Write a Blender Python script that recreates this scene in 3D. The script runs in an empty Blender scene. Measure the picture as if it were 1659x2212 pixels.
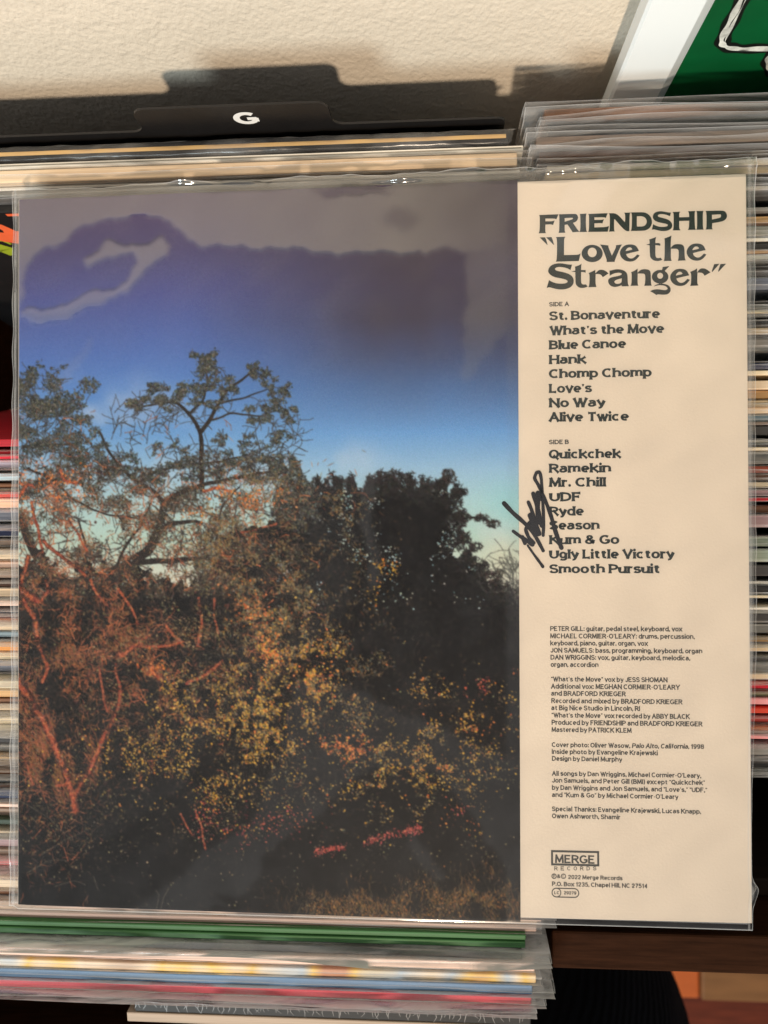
import bpy, bmesh, math, random
import numpy as np
from mathutils import Vector, Matrix

# ------------------------------------------------------------------ camera, world, lamps, exposure
scene = bpy.context.scene
COL = scene.collection
CAM_LOC = (0.02590, 0.01242, 0.32892)
cam_data = bpy.data.cameras.new('camera')
cam = bpy.data.objects.new('camera', cam_data)
COL.objects.link(cam)
_rx, _ry, _rz = (0.99796581, -0.00539607, -0.06352266), (0.00601706, 0.99993592, 0.00958866), (0.06346685, -0.00995137, 0.99793433)
cam.matrix_world = Matrix(((_rx[0], _ry[0], _rz[0], CAM_LOC[0]), (_rx[1], _ry[1], _rz[1], CAM_LOC[1]),
                           (_rx[2], _ry[2], _rz[2], CAM_LOC[2]), (0, 0, 0, 1)))
cam_data.sensor_fit = 'VERTICAL'
cam_data.sensor_height = 36.0
cam_data.lens = 36.0 * 1661 / 2212
cam_data.clip_start = 0.01
cam_data.clip_end = 50
cam_data.dof.use_dof = True
cam_data.dof.focus_distance = 0.332
cam_data.dof.aperture_fstop = 9.0
scene.camera = cam

world = bpy.data.worlds.new('World')
scene.world = world
world.use_nodes = True
bg = world.node_tree.nodes['Background']
bg.inputs[0].default_value = (0.95, 0.97, 1.0, 1)
bg.inputs[1].default_value = 0.31


def lamp(name, loc, target, power, size, color):
    d = bpy.data.lights.new(name, 'AREA')
    d.shape = 'DISK'
    d.size = size
    d.energy = power
    d.color = color
    o = bpy.data.objects.new(name, d)
    COL.objects.link(o)
    o.location = loc
    o.rotation_euler = (Vector(target) - Vector(loc)).to_track_quat('-Z', 'Y').to_euler()
    return o


warm = bpy.data.lights.new('warm_lamp', 'SPOT')
warm.energy, warm.color, warm.shadow_soft_size = 312, (1.0, 0.80, 0.60), 0.07
warm.spot_size, warm.spot_blend = math.radians(22), 1.0
warm_o = bpy.data.objects.new('warm_lamp', warm)
COL.objects.link(warm_o)
warm_o.location = (0.05, -1.95, 2.22)
warm_o.rotation_euler = (Vector((-0.04, 0.232, 0.03)) - warm_o.location).to_track_quat('-Z', 'Y').to_euler()
lamp('cool_lamp', (-0.95, -1.60, 1.30), (0, 0.05, 0), 29, 0.62, (0.84, 0.97, 1.0))

scene.view_settings.view_transform = 'Standard'
scene.view_settings.look = 'None'
scene.view_settings.exposure = 0.0
scene.view_settings.gamma = 1.0
scene.cycles.max_bounces = 10
scene.cycles.transparent_max_bounces = 48
scene.cycles.use_denoising = True
scene.cycles.sample_clamp_indirect = 4.0

rng = random.Random(7)
R = np.random.default_rng(11)

# ------------------------------------------------------------------ measuring: photograph points (1659 x 2212) to metres
_F, _CX, _CY = 1661.0, 829.5, 1106.0
_C = np.array(CAM_LOC)
_RM = np.array([_rx, [-a for a in _ry], [-a for a in _rz]])


def _ray(u, v):
    return _RM.T @ np.array([(u - _CX) / _F, (v - _CY) / _F, 1.0])


def on_z(u, v, z=0.0):
    d = _ray(u, v)
    return _C + d * ((z - _C[2]) / d[2])


def on_y(u, v, y):
    d = _ray(u, v)
    return _C + d * ((y - _C[1]) / d[1])


def lin(c):
    return tuple((x / 255 / 12.92) if x / 255 <= 0.04045 else ((x / 255 + 0.055) / 1.055) ** 2.4 for x in c)


# ------------------------------------------------------------------ materials
MATS = {}


def new_mat(name):
    m = bpy.data.materials.new(name)
    m.use_nodes = True
    nt = m.node_tree
    return m, nt, nt.nodes, nt.nodes['Principled BSDF']


def plain(name, rgb, rough=0.6, spec=0.3, noise=0.0, scale=40.0, stretch=(1, 1, 1), bump=0.0, bscale=300, metallic=0.0):
    if name in MATS:
        return MATS[name]
    m, nt, N, p = new_mat(name)
    p.inputs['Roughness'].default_value = rough
    p.inputs['Specular IOR Level'].default_value = spec
    p.inputs['Metallic'].default_value = metallic
    p.inputs['Base Color'].default_value = (*rgb, 1)
    tc = N.new('ShaderNodeTexCoord')
    if noise:
        mp = N.new('ShaderNodeMapping')
        mp.inputs['Scale'].default_value = stretch
        nz = N.new('ShaderNodeTexNoise')
        nz.inputs['Scale'].default_value = scale
        nz.inputs['Detail'].default_value = 4
        nz.inputs['Roughness'].default_value = 0.6
        mr = N.new('ShaderNodeMapRange')
        mr.inputs[1].default_value, mr.inputs[2].default_value = 0.3, 0.7
        mr.inputs[3].default_value, mr.inputs[4].default_value = 1 - noise, 1 + noise
        mx = N.new('ShaderNodeVectorMath')
        mx.operation = 'SCALE'
        mx.inputs[0].default_value = rgb
        L = nt.links
        L.new(tc.outputs['Object'], mp.inputs[0])
        L.new(mp.outputs[0], nz.inputs['Vector'])
        L.new(nz.outputs[0], mr.inputs[0])
        L.new(mr.outputs[0], mx.inputs['Scale'])
        L.new(mx.outputs[0], p.inputs['Base Color'])
    if bump:
        nb = N.new('ShaderNodeTexNoise')
        nb.inputs['Scale'].default_value = bscale
        nb.inputs['Detail'].default_value = 3
        bp = N.new('ShaderNodeBump')
        bp.inputs['Strength'].default_value = 1.0
        bp.inputs['Distance'].default_value = bump
        nt.links.new(tc.outputs['Object'], nb.inputs['Vector'])
        nt.links.new(nb.outputs[0], bp.inputs['Height'])
        nt.links.new(bp.outputs[0], p.inputs['Normal'])
    MATS[name] = m
    return m


def film_mat(name, lo, hi, rough, white=0.55, bump=0.0, bscale=25, edge_op=0.6, tint=(1, 1, 1), cloudy=0.0):
    """clear plastic: see-through, a little haze and gloss; 'gap' raises the gloss where air lies under the film, 'edge' whitens welds"""
    m = bpy.data.materials.new(name)
    m.use_nodes = True
    nt = m.node_tree
    N, L = nt.nodes, nt.links
    N.clear()
    out = N.new('ShaderNodeOutputMaterial')
    tr = N.new('ShaderNodeBsdfTransparent')
    gl = N.new('ShaderNodeBsdfGlossy')
    gl.inputs['Roughness'].default_value = rough
    df = N.new('ShaderNodeBsdfDiffuse')
    df.inputs['Color'].default_value = (0.8 * tint[0], 0.8 * tint[1], 0.8 * tint[2], 1)
    a = N.new('ShaderNodeAttribute')
    a.attribute_name = 'gap'
    e = N.new('ShaderNodeAttribute')
    e.attribute_name = 'edge'
    fr = N.new('ShaderNodeLayerWeight')
    fr.inputs['Blend'].default_value = 0.25
    mr = N.new('ShaderNodeMapRange')
    mr.inputs[3].default_value, mr.inputs[4].default_value = lo, hi
    L.new(a.outputs['Fac'], mr.inputs[0])
    ad = N.new('ShaderNodeMath')
    ad.operation = 'MULTIPLY_ADD'
    L.new(fr.outputs['Fresnel'], ad.inputs[0])
    ad.inputs[1].default_value = 0.6
    L.new(mr.outputs[0], ad.inputs[2])
    fac = ad.outputs[0]
    if cloudy:
        tcc = N.new('ShaderNodeTexCoord')
        mpc = N.new('ShaderNodeMapping')
        mpc.inputs['Scale'].default_value = (.5, 1, 1.6)
        nzc = N.new('ShaderNodeTexNoise')
        nzc.inputs['Scale'].default_value = 34
        nzc.inputs['Detail'].default_value = 4
        nzc.inputs['Distortion'].default_value = 1.5
        rmc = N.new('ShaderNodeMapRange')
        rmc.inputs[1].default_value, rmc.inputs[2].default_value = .38, .68
        rmc.inputs[3].default_value, rmc.inputs[4].default_value = .45, 1 + cloudy
        muc = N.new('ShaderNodeMath')
        muc.operation = 'MULTIPLY'
        L.new(tcc.outputs['Object'], mpc.inputs[0])
        L.new(mpc.outputs[0], nzc.inputs['Vector'])
        L.new(nzc.outputs[0], rmc.inputs[0])
        L.new(rmc.outputs[0], muc.inputs[0])
        L.new(ad.outputs[0], muc.inputs[1])
        fac = muc.outputs[0]
    m1 = N.new('ShaderNodeMixShader')
    m1.inputs[0].default_value = white
    L.new(gl.outputs[0], m1.inputs[1])
    L.new(df.outputs[0], m1.inputs[2])
    mx = N.new('ShaderNodeMixShader')
    L.new(fac, mx.inputs[0])
    L.new(tr.outputs[0], mx.inputs[1])
    L.new(m1.outputs[0], mx.inputs[2])
    me = N.new('ShaderNodeMath')
    me.operation = 'MULTIPLY'
    me.inputs[1].default_value = edge_op
    L.new(e.outputs['Fac'], me.inputs[0])
    m2 = N.new('ShaderNodeMixShader')
    L.new(me.outputs[0], m2.inputs[0])
    L.new(mx.outputs[0], m2.inputs[1])
    L.new(df.outputs[0], m2.inputs[2])
    L.new(m2.outputs[0], out.inputs[0])
    if bump:
        tc = N.new('ShaderNodeTexCoord')
        nb = N.new('ShaderNodeTexNoise')
        nb.inputs['Scale'].default_value = bscale
        nb.inputs['Detail'].default_value = 2
        bp = N.new('ShaderNodeBump')
        bp.inputs['Distance'].default_value = bump
        L.new(tc.outputs['Object'], nb.inputs['Vector'])
        L.new(nb.outputs[0], bp.inputs['Height'])
        L.new(bp.outputs[0], gl.inputs['Normal'])
    return m


FILM = film_mat('clear_poly', 0.055, 0.055, 0.22, white=0.7, bump=0.002, bscale=40, edge_op=0.45, cloudy=1.6)
FILM_LP = film_mat('clear_poly_over_cover', 0.012, 0.20, 0.09, white=0.10, bump=0.0004, bscale=18, edge_op=0.55)
FILM_LP_BACK = film_mat('clear_poly_back', 0.13, 0.13, 0.2, white=0.75, bump=0.001, bscale=30, edge_op=0.5, cloudy=.5)

# ------------------------------------------------------------------ mesh helpers


def link(name, me, mat=None, parent=None):
    o = bpy.data.objects.new(name, me)
    COL.objects.link(o)
    if mat is not None:
        me.materials.append(mat)
    if parent is not None:
        o.parent = parent
    return o


def mesh_from(name, verts, faces, mat=None, parent=None, smooth=False):
    me = bpy.data.meshes.new(name)
    me.from_pydata([tuple(map(float, v)) for v in verts], [], faces)
    if smooth:
        me.polygons.foreach_set('use_smooth', [True] * len(me.polygons))
    me.update()
    return link(name, me, mat, parent)


def box(name, lo, hi, mat, parent=None, bevel=0.0, seg=2):
    bm = bmesh.new()
    bmesh.ops.create_cube(bm, size=1)
    for v in bm.verts:
        v.co = Vector([lo[i] + (v.co[i] + 0.5) * (hi[i] - lo[i]) for i in range(3)])
    if bevel:
        bmesh.ops.bevel(bm, geom=bm.edges[:], offset=bevel, segments=seg, affect='EDGES', profile=0.5)
    me = bpy.data.meshes.new(name)
    bm.to_mesh(me)
    bm.free()
    return link(name, me, mat, parent)


def empty(name, loc, rot=(0, 0, 0)):
    o = bpy.data.objects.new(name, None)
    COL.objects.link(o)
    o.location = loc
    o.rotation_euler = rot
    o.empty_display_size = 0.02
    return o


def tag(o, label=None, cat=None, group=None, kind=None):
    for k, v in (('label', label), ('category', cat), ('group', group), ('kind', kind)):
        if v:
            o[k] = v
    return o


def prism(name, outline, y0, y1, mat, parent=None):
    """outline in (x, z), extruded from y0 to y1"""
    bm = bmesh.new()
    f = bm.faces.new([bm.verts.new((x, y0, z)) for x, z in outline])
    r = bmesh.ops.extrude_face_region(bm, geom=[f])
    for v in r['geom']:
        if isinstance(v, bmesh.types.BMVert):
            v.co.y = y1
    bmesh.ops.recalc_face_normals(bm, faces=bm.faces[:])
    bmesh.ops.triangulate(bm, faces=[q for q in bm.faces if len(q.verts) > 4])
    me = bpy.data.meshes.new(name)
    bm.to_mesh(me)
    bm.free()
    return link(name, me, mat, parent)


# ------------------------------------------------------------------ lettering: every letter drawn as pen strokes
def _arc(cx, cy, rx, ry, a0, a1, n=14):
    return [(cx + rx * math.cos(math.radians(a0 + (a1 - a0) * i / n)), cy + ry * math.sin(math.radians(a0 + (a1 - a0) * i / n))) for i in range(n + 1)]


def _bez(p, n=12):
    out = []
    for k in range(0, len(p) - 1, 3):
        a, b, c, d = p[k:k + 4]
        for i in range(n + 1):
            t = i / n
            s = 1 - t
            out.append(tuple(s ** 3 * a[j] + 3 * s * s * t * b[j] + 3 * s * t * t * c[j] + t ** 3 * d[j] for j in (0, 1)))
    return out


X = 0.71   # height of the small letters


def Lq(*c):      # straight stroke with foot and head
    return ('L', [(c[i], c[i + 1]) for i in range(0, len(c), 2)])


def Hq(x0, y, x1):   # arm with one free end
    return ('H', [(x0, y), (x1, y)])


def Tq(*c):      # plain bar
    return ('T', [(c[i], c[i + 1]) for i in range(0, len(c), 2)])


def Aq(*a):
    return ('C', _arc(*a))


def Bq(*p):
    return ('C', _bez([(p[i], p[i + 1]) for i in range(0, len(p), 2)]))


def Dq(x, y):
    return ('D', [(x, y)])


_n = [Lq(0, 0, 0, X), ('C', _bez([(0, .48), (.12, .68), (.3, X), (.58, X), (.86, X), (1, .6), (1, .42), (1, .3), (1, .12), (1, 0)]))]
GL = {
    'A': (.95, [Lq(0, 0, .5, 1), Lq(.5, 1, 1, 0), Tq(.2, .33, .8, .33)]),
    'B': (.80, [Lq(0, 0, 0, 1), Bq(0, 1, .5, 1, .9, 1, .9, .76, .9, .53, .5, .53, 0, .53), Bq(0, .53, .6, .53, 1, .53, 1, .27, 1, 0, .6, 0, 0, 0)]),
    'C': (.92, [('C', _arc(.55, .5, .55, .5, 48, 312, 22))]),
    'D': (.90, [Lq(0, 0, 0, 1), Bq(0, 1, .4, 1, 1, 1, 1, .5, 1, 0, .4, 0, 0, 0)]),
    'E': (.74, [Lq(0, 0, 0, 1), Hq(0, 1, 1), Hq(0, .52, .85), Hq(0, 0, 1.05)]),
    'F': (.70, [Lq(0, 0, 0, 1), Hq(0, 1, 1.05), Hq(0, .5, .85)]),
    'G': (.96, [('C', _arc(.53, .5, .53, .5, 46, 322, 24)), Tq(.99, .10, .99, .50), Tq(.56, .44, 1.08, .44)]),
    'H': (.88, [Lq(0, 0, 0, 1), Lq(1, 0, 1, 1), Tq(0, .52, 1, .52)]),
    'I': (.02, [Lq(.5, 0, .5, 1)]),
    'J': (.60, [('C', [(1, 1)] + _arc(.5, .28, .5, .28, 0, -165, 12))]),
    'K': (.86, [Lq(0, 0, 0, 1), Lq(.95, 1, .1, .45), Lq(.3, .6, 1, 0)]),
    'L': (.70, [Lq(0, 0, 0, 1), Hq(0, 0, 1)]),
    'M': (1.05, [Lq(0, 0, .06, 1), Lq(.06, 1, .5, .12), Lq(.5, .12, .94, 1), Lq(.94, 1, 1, 0)]),
    'N': (.90, [Lq(0, 0, 0, 1), Lq(0, 1, 1, 0), Lq(1, 0, 1, 1)]),
    'O': (.98, [('C', _arc(.5, .5, .5, .5, 90, 450, 28))]),
    'P': (.80, [Lq(0, 0, 0, 1), Bq(0, 1, .5, 1, 1, 1, 1, .72, 1, .42, .5, .44, 0, .44)]),
    'Q': (.98, [('C', _arc(.5, .5, .5, .5, 90, 450, 28)), Lq(.55, .22, .95, -.12)]),
    'R': (.84, [Lq(0, 0, 0, 1), Bq(0, 1, .5, 1, .95, 1, .95, .74, .95, .48, .5, .48, 0, .48), Lq(.5, .48, 1, 0)]),
    'S': (.78, [Bq(.95, .82, .85, .96, .7, 1, .48, 1, .2, 1, .02, .9, .02, .74, .02, .42, 1, .6, 1, .26, 1, .08, .8, 0, .5, 0, .28, 0, .1, .06, 0, .2)]),
    'T': (.84, [Lq(.5, 0, .5, 1), Hq(.5, 1, 1), Hq(.5, 1, 0)]),
    'U': (.86, [('C', [(0, 1), (0, .7)] + _arc(.5, .38, .5, .38, 180, 360, 16) + [(1, .7), (1, 1)])]),
    'V': (.92, [Lq(0, 1, .5, 0), Lq(.5, 0, 1, 1)]),
    'W': (1.35, [Lq(0, 1, .27, 0), Lq(.27, 0, .5, .95), Lq(.5, .95, .73, 0), Lq(.73, 0, 1, 1)]),
    'Y': (.90, [Lq(0, 1, .5, .45), Lq(1, 1, .5, .45), Lq(.5, .5, .5, 0)]),
    'a': (.66, [Bq(.08, .58, .2, .68, .35, X, .5, X, .8, X, .92, .62, .92, .45, .92, .3, .92, .12, 1, 0), Bq(.92, .42, .5, .42, 0, .42, 0, .19, 0, 0, .3, 0, .45, 0, .7, 0, .85, .1, .92, .24)]),
    'b': (.72, [Lq(0, 0, 0, 1.02), ('C', _arc(.5, X / 2, .5, X / 2, 180, 540, 24))]),
    'c': (.66, [('C', _arc(.53, X / 2, .53, X / 2, 48, 312, 18))]),
    'd': (.72, [Lq(1, 0, 1, 1.02), ('C', _arc(.5, X / 2, .5, X / 2, 0, 360, 24))]),
    'e': (.70, [('C', [(.06, .34), (.97, .36)] + _arc(.51, X / 2, .48, X / 2, 5, 310, 20))]),
    'f': (.42, [('C', _bez([(1, .96), (.7, 1.04), (.38, 1.0), (.38, .8), (.38, .5), (.38, .2), (.38, 0)])), Tq(0, .68, .95, .68)]),
    'g': (.70, [('C', _arc(.46, X / 2 + .02, .46, X / 2 - .02, 0, 360, 22)), Bq(.95, .68, .95, .4, .95, .2, .95, -.02, .95, -.22, .75, -.28, .45, -.28, .25, -.28, .12, -.25, .02, -.18)]),
    'h': (.70, [Lq(0, 0, 0, 1.02)] + _n[1:]),
    'i': (.02, [Lq(.5, 0, .5, X - .06), Dq(.5, 1.0)]),
    'j': (.10, [('C', [(1, X), (1, .1)] + _bez([(1, .0), (1, -.2), (.5, -.27), (-1.2, -.25)])), Dq(1, 1.0)]),
    'k': (.72, [Lq(0, 0, 0, 1.02), Lq(.9, X, .1, .3), Lq(.35, .42, 1, 0)]),
    'l': (.02, [Lq(.5, 0, .5, 1.02)]),
    'm': (1.16, [Lq(0, 0, 0, X), ('C', _bez([(0, .5), (.08, .68), (.18, X), (.3, X), (.45, X), (.5, .6), (.5, .42), (.5, .3), (.5, .12), (.5, 0)])),
                 ('C', _bez([(.5, .5), (.58, .68), (.68, X), (.8, X), (.95, X), (1, .6), (1, .42), (1, .3), (1, .12), (1, 0)]))]),
    'n': (.70, _n),
    'o': (.72, [('C', _arc(.5, X / 2, .5, X / 2, 90, 450, 26))]),
    'p': (.72, [Lq(0, -.28, 0, X), ('C', _arc(.5, X / 2, .5, X / 2, 180, 540, 24))]),
    'q': (.72, [Lq(1, -.28, 1, X), ('C', _arc(.5, X / 2, .5, X / 2, 0, 360, 24))]),
    'r': (.46, [Lq(0, 0, 0, X), ('C', _bez([(0, .42), (.15, .66), (.45, .74), (1, .66)]))]),
    's': (.60, [Bq(.94, .58, .85, .68, .65, X, .48, X, .2, X, .04, .64, .04, .53, .04, .3, 1, .44, 1, .19, 1, .05, .75, 0, .5, 0, .28, 0, .1, .05, 0, .14)]),
    't': (.52, [('C', [(.34, .93), (.36, .6), (.36, .25)] + _bez([(.36, .25), (.36, .05), (.55, -.02), (1, .04)])), Tq(-.12, .69, .98, .69)]),
    'u': (.70, [('C', [(0, X), (0, .3)] + _bez([(0, .3), (0, .08), (.12, 0), (.4, 0), (.72, 0), (.9, .1), (1, .28)])), Lq(1, 0, 1, X)]),
    'v': (.70, [Lq(0, X, .5, 0), Lq(.5, 0, 1, X)]),
    'w': (1.06, [Lq(0, X, .27, 0), Lq(.27, 0, .5, X * .95), Lq(.5, X * .95, .73, 0), Lq(.73, 0, 1, X)]),
    'x': (.68, [Lq(0, X, 1, 0), Lq(1, X, 0, 0)]),
    'y': (.70, [Lq(0, X, .52, .02), ('C', [(1, X), (.5, -.08)] + _bez([(.5, -.08), (.42, -.25), (.3, -.28), (.05, -.26)]))]),
    '0': (.70, [('C', _arc(.5, .5, .5, .5, 90, 450, 26))]),
    '1': (.36, [Lq(.8, 0, .8, 1), Tq(.8, .92, 0, .72)]),
    '2': (.68, [Bq(.04, .72, .06, .9, .25, 1, .5, 1, .8, 1, .96, .88, .96, .7, .96, .45, .1, .3, .02, 0), Tq(0, 0, 1, 0)]),
    '3': (.68, [Bq(.06, .82, .2, .95, .35, 1, .5, 1, .8, 1, .94, .9, .94, .76, .94, .6, .75, .53, .42, .53, .8, .53, 1, .45, 1, .27, 1, .08, .8, 0, .5, 0, .3, 0, .12, .04, 0, .2)]),
    '4': (.72, [Lq(.74, 0, .74, 1), Tq(.74, 1, 0, .26), Tq(0, .24, 1, .24)]),
    '5': (.68, [Tq(.95, 1, .18, 1), Tq(.18, 1, .08, .52), Bq(.08, .52, .3, .66, .5, .65, .6, .65, .85, .64, 1, .5, 1, .32, 1, .1, .8, 0, .5, 0, .3, 0, .1, .05, 0, .18)]),
    '7': (.66, [Tq(0, 1, 1, 1), Tq(1, 1, .3, 0)]),
    '8': (.70, [('C', _arc(.5, .76, .44, .24, 90, 450, 20)), ('C', _arc(.5, .27, .5, .27, 90, 450, 20))]),
    '9': (.70, [('C', _arc(.5, .68, .48, .32, 0, 360, 20)), Bq(.98, .68, .98, .3, .8, 0, .45, 0, .3, 0, .15, .04, .05, .14)]),
    '&': (.92, [Bq(1, 0, .8, .2, .2, .6, .18, .8, .17, .95, .3, 1, .42, 1, .58, 1, .7, .92, .7, .8, .7, .6, 0, .5, 0, .24, 0, .08, .2, 0, .38, 0, .65, 0, .85, .2, .95, .48)]),
    '.': (.02, [Dq(.5, .03)]), ',': (.02, [Dq(.5, .03), Tq(.5, .0, -1, -.18)]), ':': (.02, [Dq(.5, .03), Dq(.5, .62)]),
    '-': (.30, [Tq(0, .38, 1, .38)]), "'": (.04, [('Q', [(.5, 1.03), (.2, .72)])]),
    '“': (.24, [('Q', [(.0, .74), (.1, 1.03)]), ('Q', [(1, .74), (1.1, 1.03)])]), '”': (.24, [('Q', [(0.1, 1.03), (-.1, .74)]), ('Q', [(1.1, 1.03), (.9, .74)])]),
    '(': (.20, [('C', _bez([(1, 1.08), (-.3, .7), (-.3, .2), (1, -.2)]))]), ')': (.20, [('C', _bez([(0, 1.08), (1.3, .7), (1.3, .2), (0, -.2)]))]),
}


class Pen:
    """collects stroke quads on a plane and builds ONE mesh; each stroke sits a hair above the last"""

    def __init__(self, origin, ex, ey, ez, lift=0.00010):
        self.o, self.ex, self.ey, self.ez = (np.array(a, float) for a in (origin, ex, ey, ez))
        self.v, self.f, self.k, self.lift = [], [], 0, lift

    def put(self, x, y):
        self.v.append(self.o + self.ex * x + self.ey * y + self.ez * (self.lift + (self.k % 40) * 1.5e-6))
        return len(self.v) - 1

    def ribbon(self, pts, hw):
        """pts in metres, hw = half widths"""
        self.k += 1
        pts = [np.array(p, float) for p in pts]
        keep = [0] + [i for i in range(1, len(pts)) if np.linalg.norm(pts[i] - pts[i - 1]) > 1e-7]
        pts, hw = [pts[i] for i in keep], [hw[i] for i in keep]
        if len(pts) < 2:
            return
        row = []
        n = len(pts)
        for i, p in enumerate(pts):
            d = pts[min(i + 1, n - 1)] - pts[max(i - 1, 0)]
            d = d / (np.linalg.norm(d) + 1e-12)
            nr = np.array([-d[1], d[0]])
            a, b = p + nr * hw[i], p - nr * hw[i]
            row.append((self.put(*a), self.put(*b)))
        for (a, b), (c, d) in zip(row, row[1:]):
            self.f.append((a, b, d, c))

    def poly(self, pts):
        self.k += 1
        self.f.append([self.put(*p) for p in pts])

    def disc(self, x, y, r, n=14, square=False):
        if square:
            self.poly([(x - r, y - r), (x + r, y - r), (x + r, y + r), (x - r, y + r)])
        else:
            self.poly([(x + r * math.cos(6.2832 * i / n), y + r * math.sin(6.2832 * i / n)) for i in range(n)])

    def ring(self, cx, cy, rx, ry, hw, n=36):
        self.ribbon([(cx + rx * math.cos(6.2832 * i / n), cy + ry * math.sin(6.2832 * i / n)) for i in range(n + 1)], [hw] * (n + 1))

    def build(self, name, mat, parent=None):
        return mesh_from(name, self.v, self.f, mat, parent)


SANS = dict(tv=.120, th=.092, flare=0.0, gap=.13, space=.40, wide=1.0)
SERIF = dict(tv=.135, th=.085, flare=.42, gap=.13, space=.34, wide=1.16)


KERN = {'r': -.10, 't': -.07, 's': -.02, 'v': -.05, 'y': -.05, 'f': -.06, 'w': -.04, 'L': -.05, 'T': -.06, 'P': -.03}


def advance(ch, st):
    if ch == ' ':
        return st['space'] * st['wide']
    k = KERN.get(ch, 0)
    w = GL[ch][0] * st['wide']
    return w + 2 * st['tv'] + st['gap'] + k


def natural(text, st):
    return sum(advance(c, st) for c in text) - st['gap']


def write(pen, text, x0, y0, cap, st, width=None, italic=None):
    """text from x0 on baseline y0, in metres; width = measured length of the line"""
    sx = cap if width is None else width / natural(text, st)
    x = x0
    for i, ch in enumerate(text):
        if ch != ' ':
            w, strokes = GL[ch]
            w *= st['wide']
            tv, th, fl = st['tv'], st['th'], st['flare']
            slant = 0.2 if italic and italic[0] <= i < italic[1] else 0.0

            def P(p):
                return np.array([tv + p[0] * w, th + p[1] * (1 - 2 * th)])

            def out(pts, hws):
                pen.ribbon([(x + (q[0] + slant * q[1]) * sx, y0 + q[1] * cap) for q in pts], [h * (sx + cap) / 2 for h in hws])
            for kind, pts in strokes:
                q = [P(p) for p in pts]
                if kind == 'D':
                    r = tv * (1.0 if fl else .95)
                    pen.disc(x + (q[0][0] + slant * q[0][1]) * sx, y0 + (q[0][1] + .03) * cap, r * (sx + cap) / 2, 14, not fl)
                elif kind == 'Q':
                    a, b = q
                    out([a, b], [tv * .95, tv * .35] if a[1] > b[1] or fl else [tv * .5, tv * .95])
                elif kind in 'LHT':
                    d = q[1] - q[0]
                    ln = np.linalg.norm(d)
                    d = d / ln
                    half = th + (tv - th) * abs(d[1]) ** 1.3
                    if kind == 'L':
                        ext = th / max(.6, abs(d[1]))
                        a, b = q[0] - d * ext, q[1] + d * ext
                    else:
                        a, b = q[0], q[1]
                        if kind == 'H':
                            b = b + d * tv * .3
                    n = 10
                    ps, hs = [], []
                    for k in range(n + 1):
                        t = k / n
                        ps.append(a + (b - a) * t)
                        g = 1.0
                        if fl and kind == 'L':
                            e = max(0, abs(t - .5) * 2 - .35) / .65
                            g += fl * e ** 2.2
                        if fl and kind == 'H':
                            e = max(0, t - .3) / .7
                            g += fl * 2.0 * e ** 2.0
                        hs.append(half * g)
                    out(ps, hs)
                else:
                    n = len(q)
                    hs = []
                    for k in range(n):
                        d = q[min(k + 1, n - 1)] - q[max(k - 1, 0)]
                        d = d / (np.linalg.norm(d) + 1e-9)
                        h = th + (tv - th) * abs(d[1]) ** 1.3
                        if fl and np.linalg.norm(q[0] - q[-1]) > .05:
                            e = max(0, abs(k / (n - 1) - .5) * 2 - .72) / .28
                            h *= 1 + .30 * e
                        hs.append(h)
                    out(q, hs)
        x += advance(ch, st) * sx


# the heading's letters as outlines: (view origin x, y, scale, [rings]); rings inside rings are counters
def ell(cx, cy, rx, ry, n=26):
    return [(cx + rx * math.cos(6.2832 * i / n), cy + ry * math.sin(6.2832 * i / n)) for i in range(n)]


_E1 = [(358, 325), (340, 280), (310, 235), (265, 210), (190, 200), (110, 212), (50, 255), (10, 315), (2, 370), (15, 420), (50, 470), (110, 512), (190, 526), (270, 512), (325, 470), (372, 408), (325, 390), (290, 430), (250, 460), (205, 468), (160, 452), (130, 415), (120, 382), (220, 355)]
_E2 = [(110, 328), (120, 295), (150, 265), (185, 255), (215, 265), (235, 290), (225, 305)]


def mv(p, k, dx, dy):
    return [(x * k + dx, y * k + dy) for x, y in p]


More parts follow.
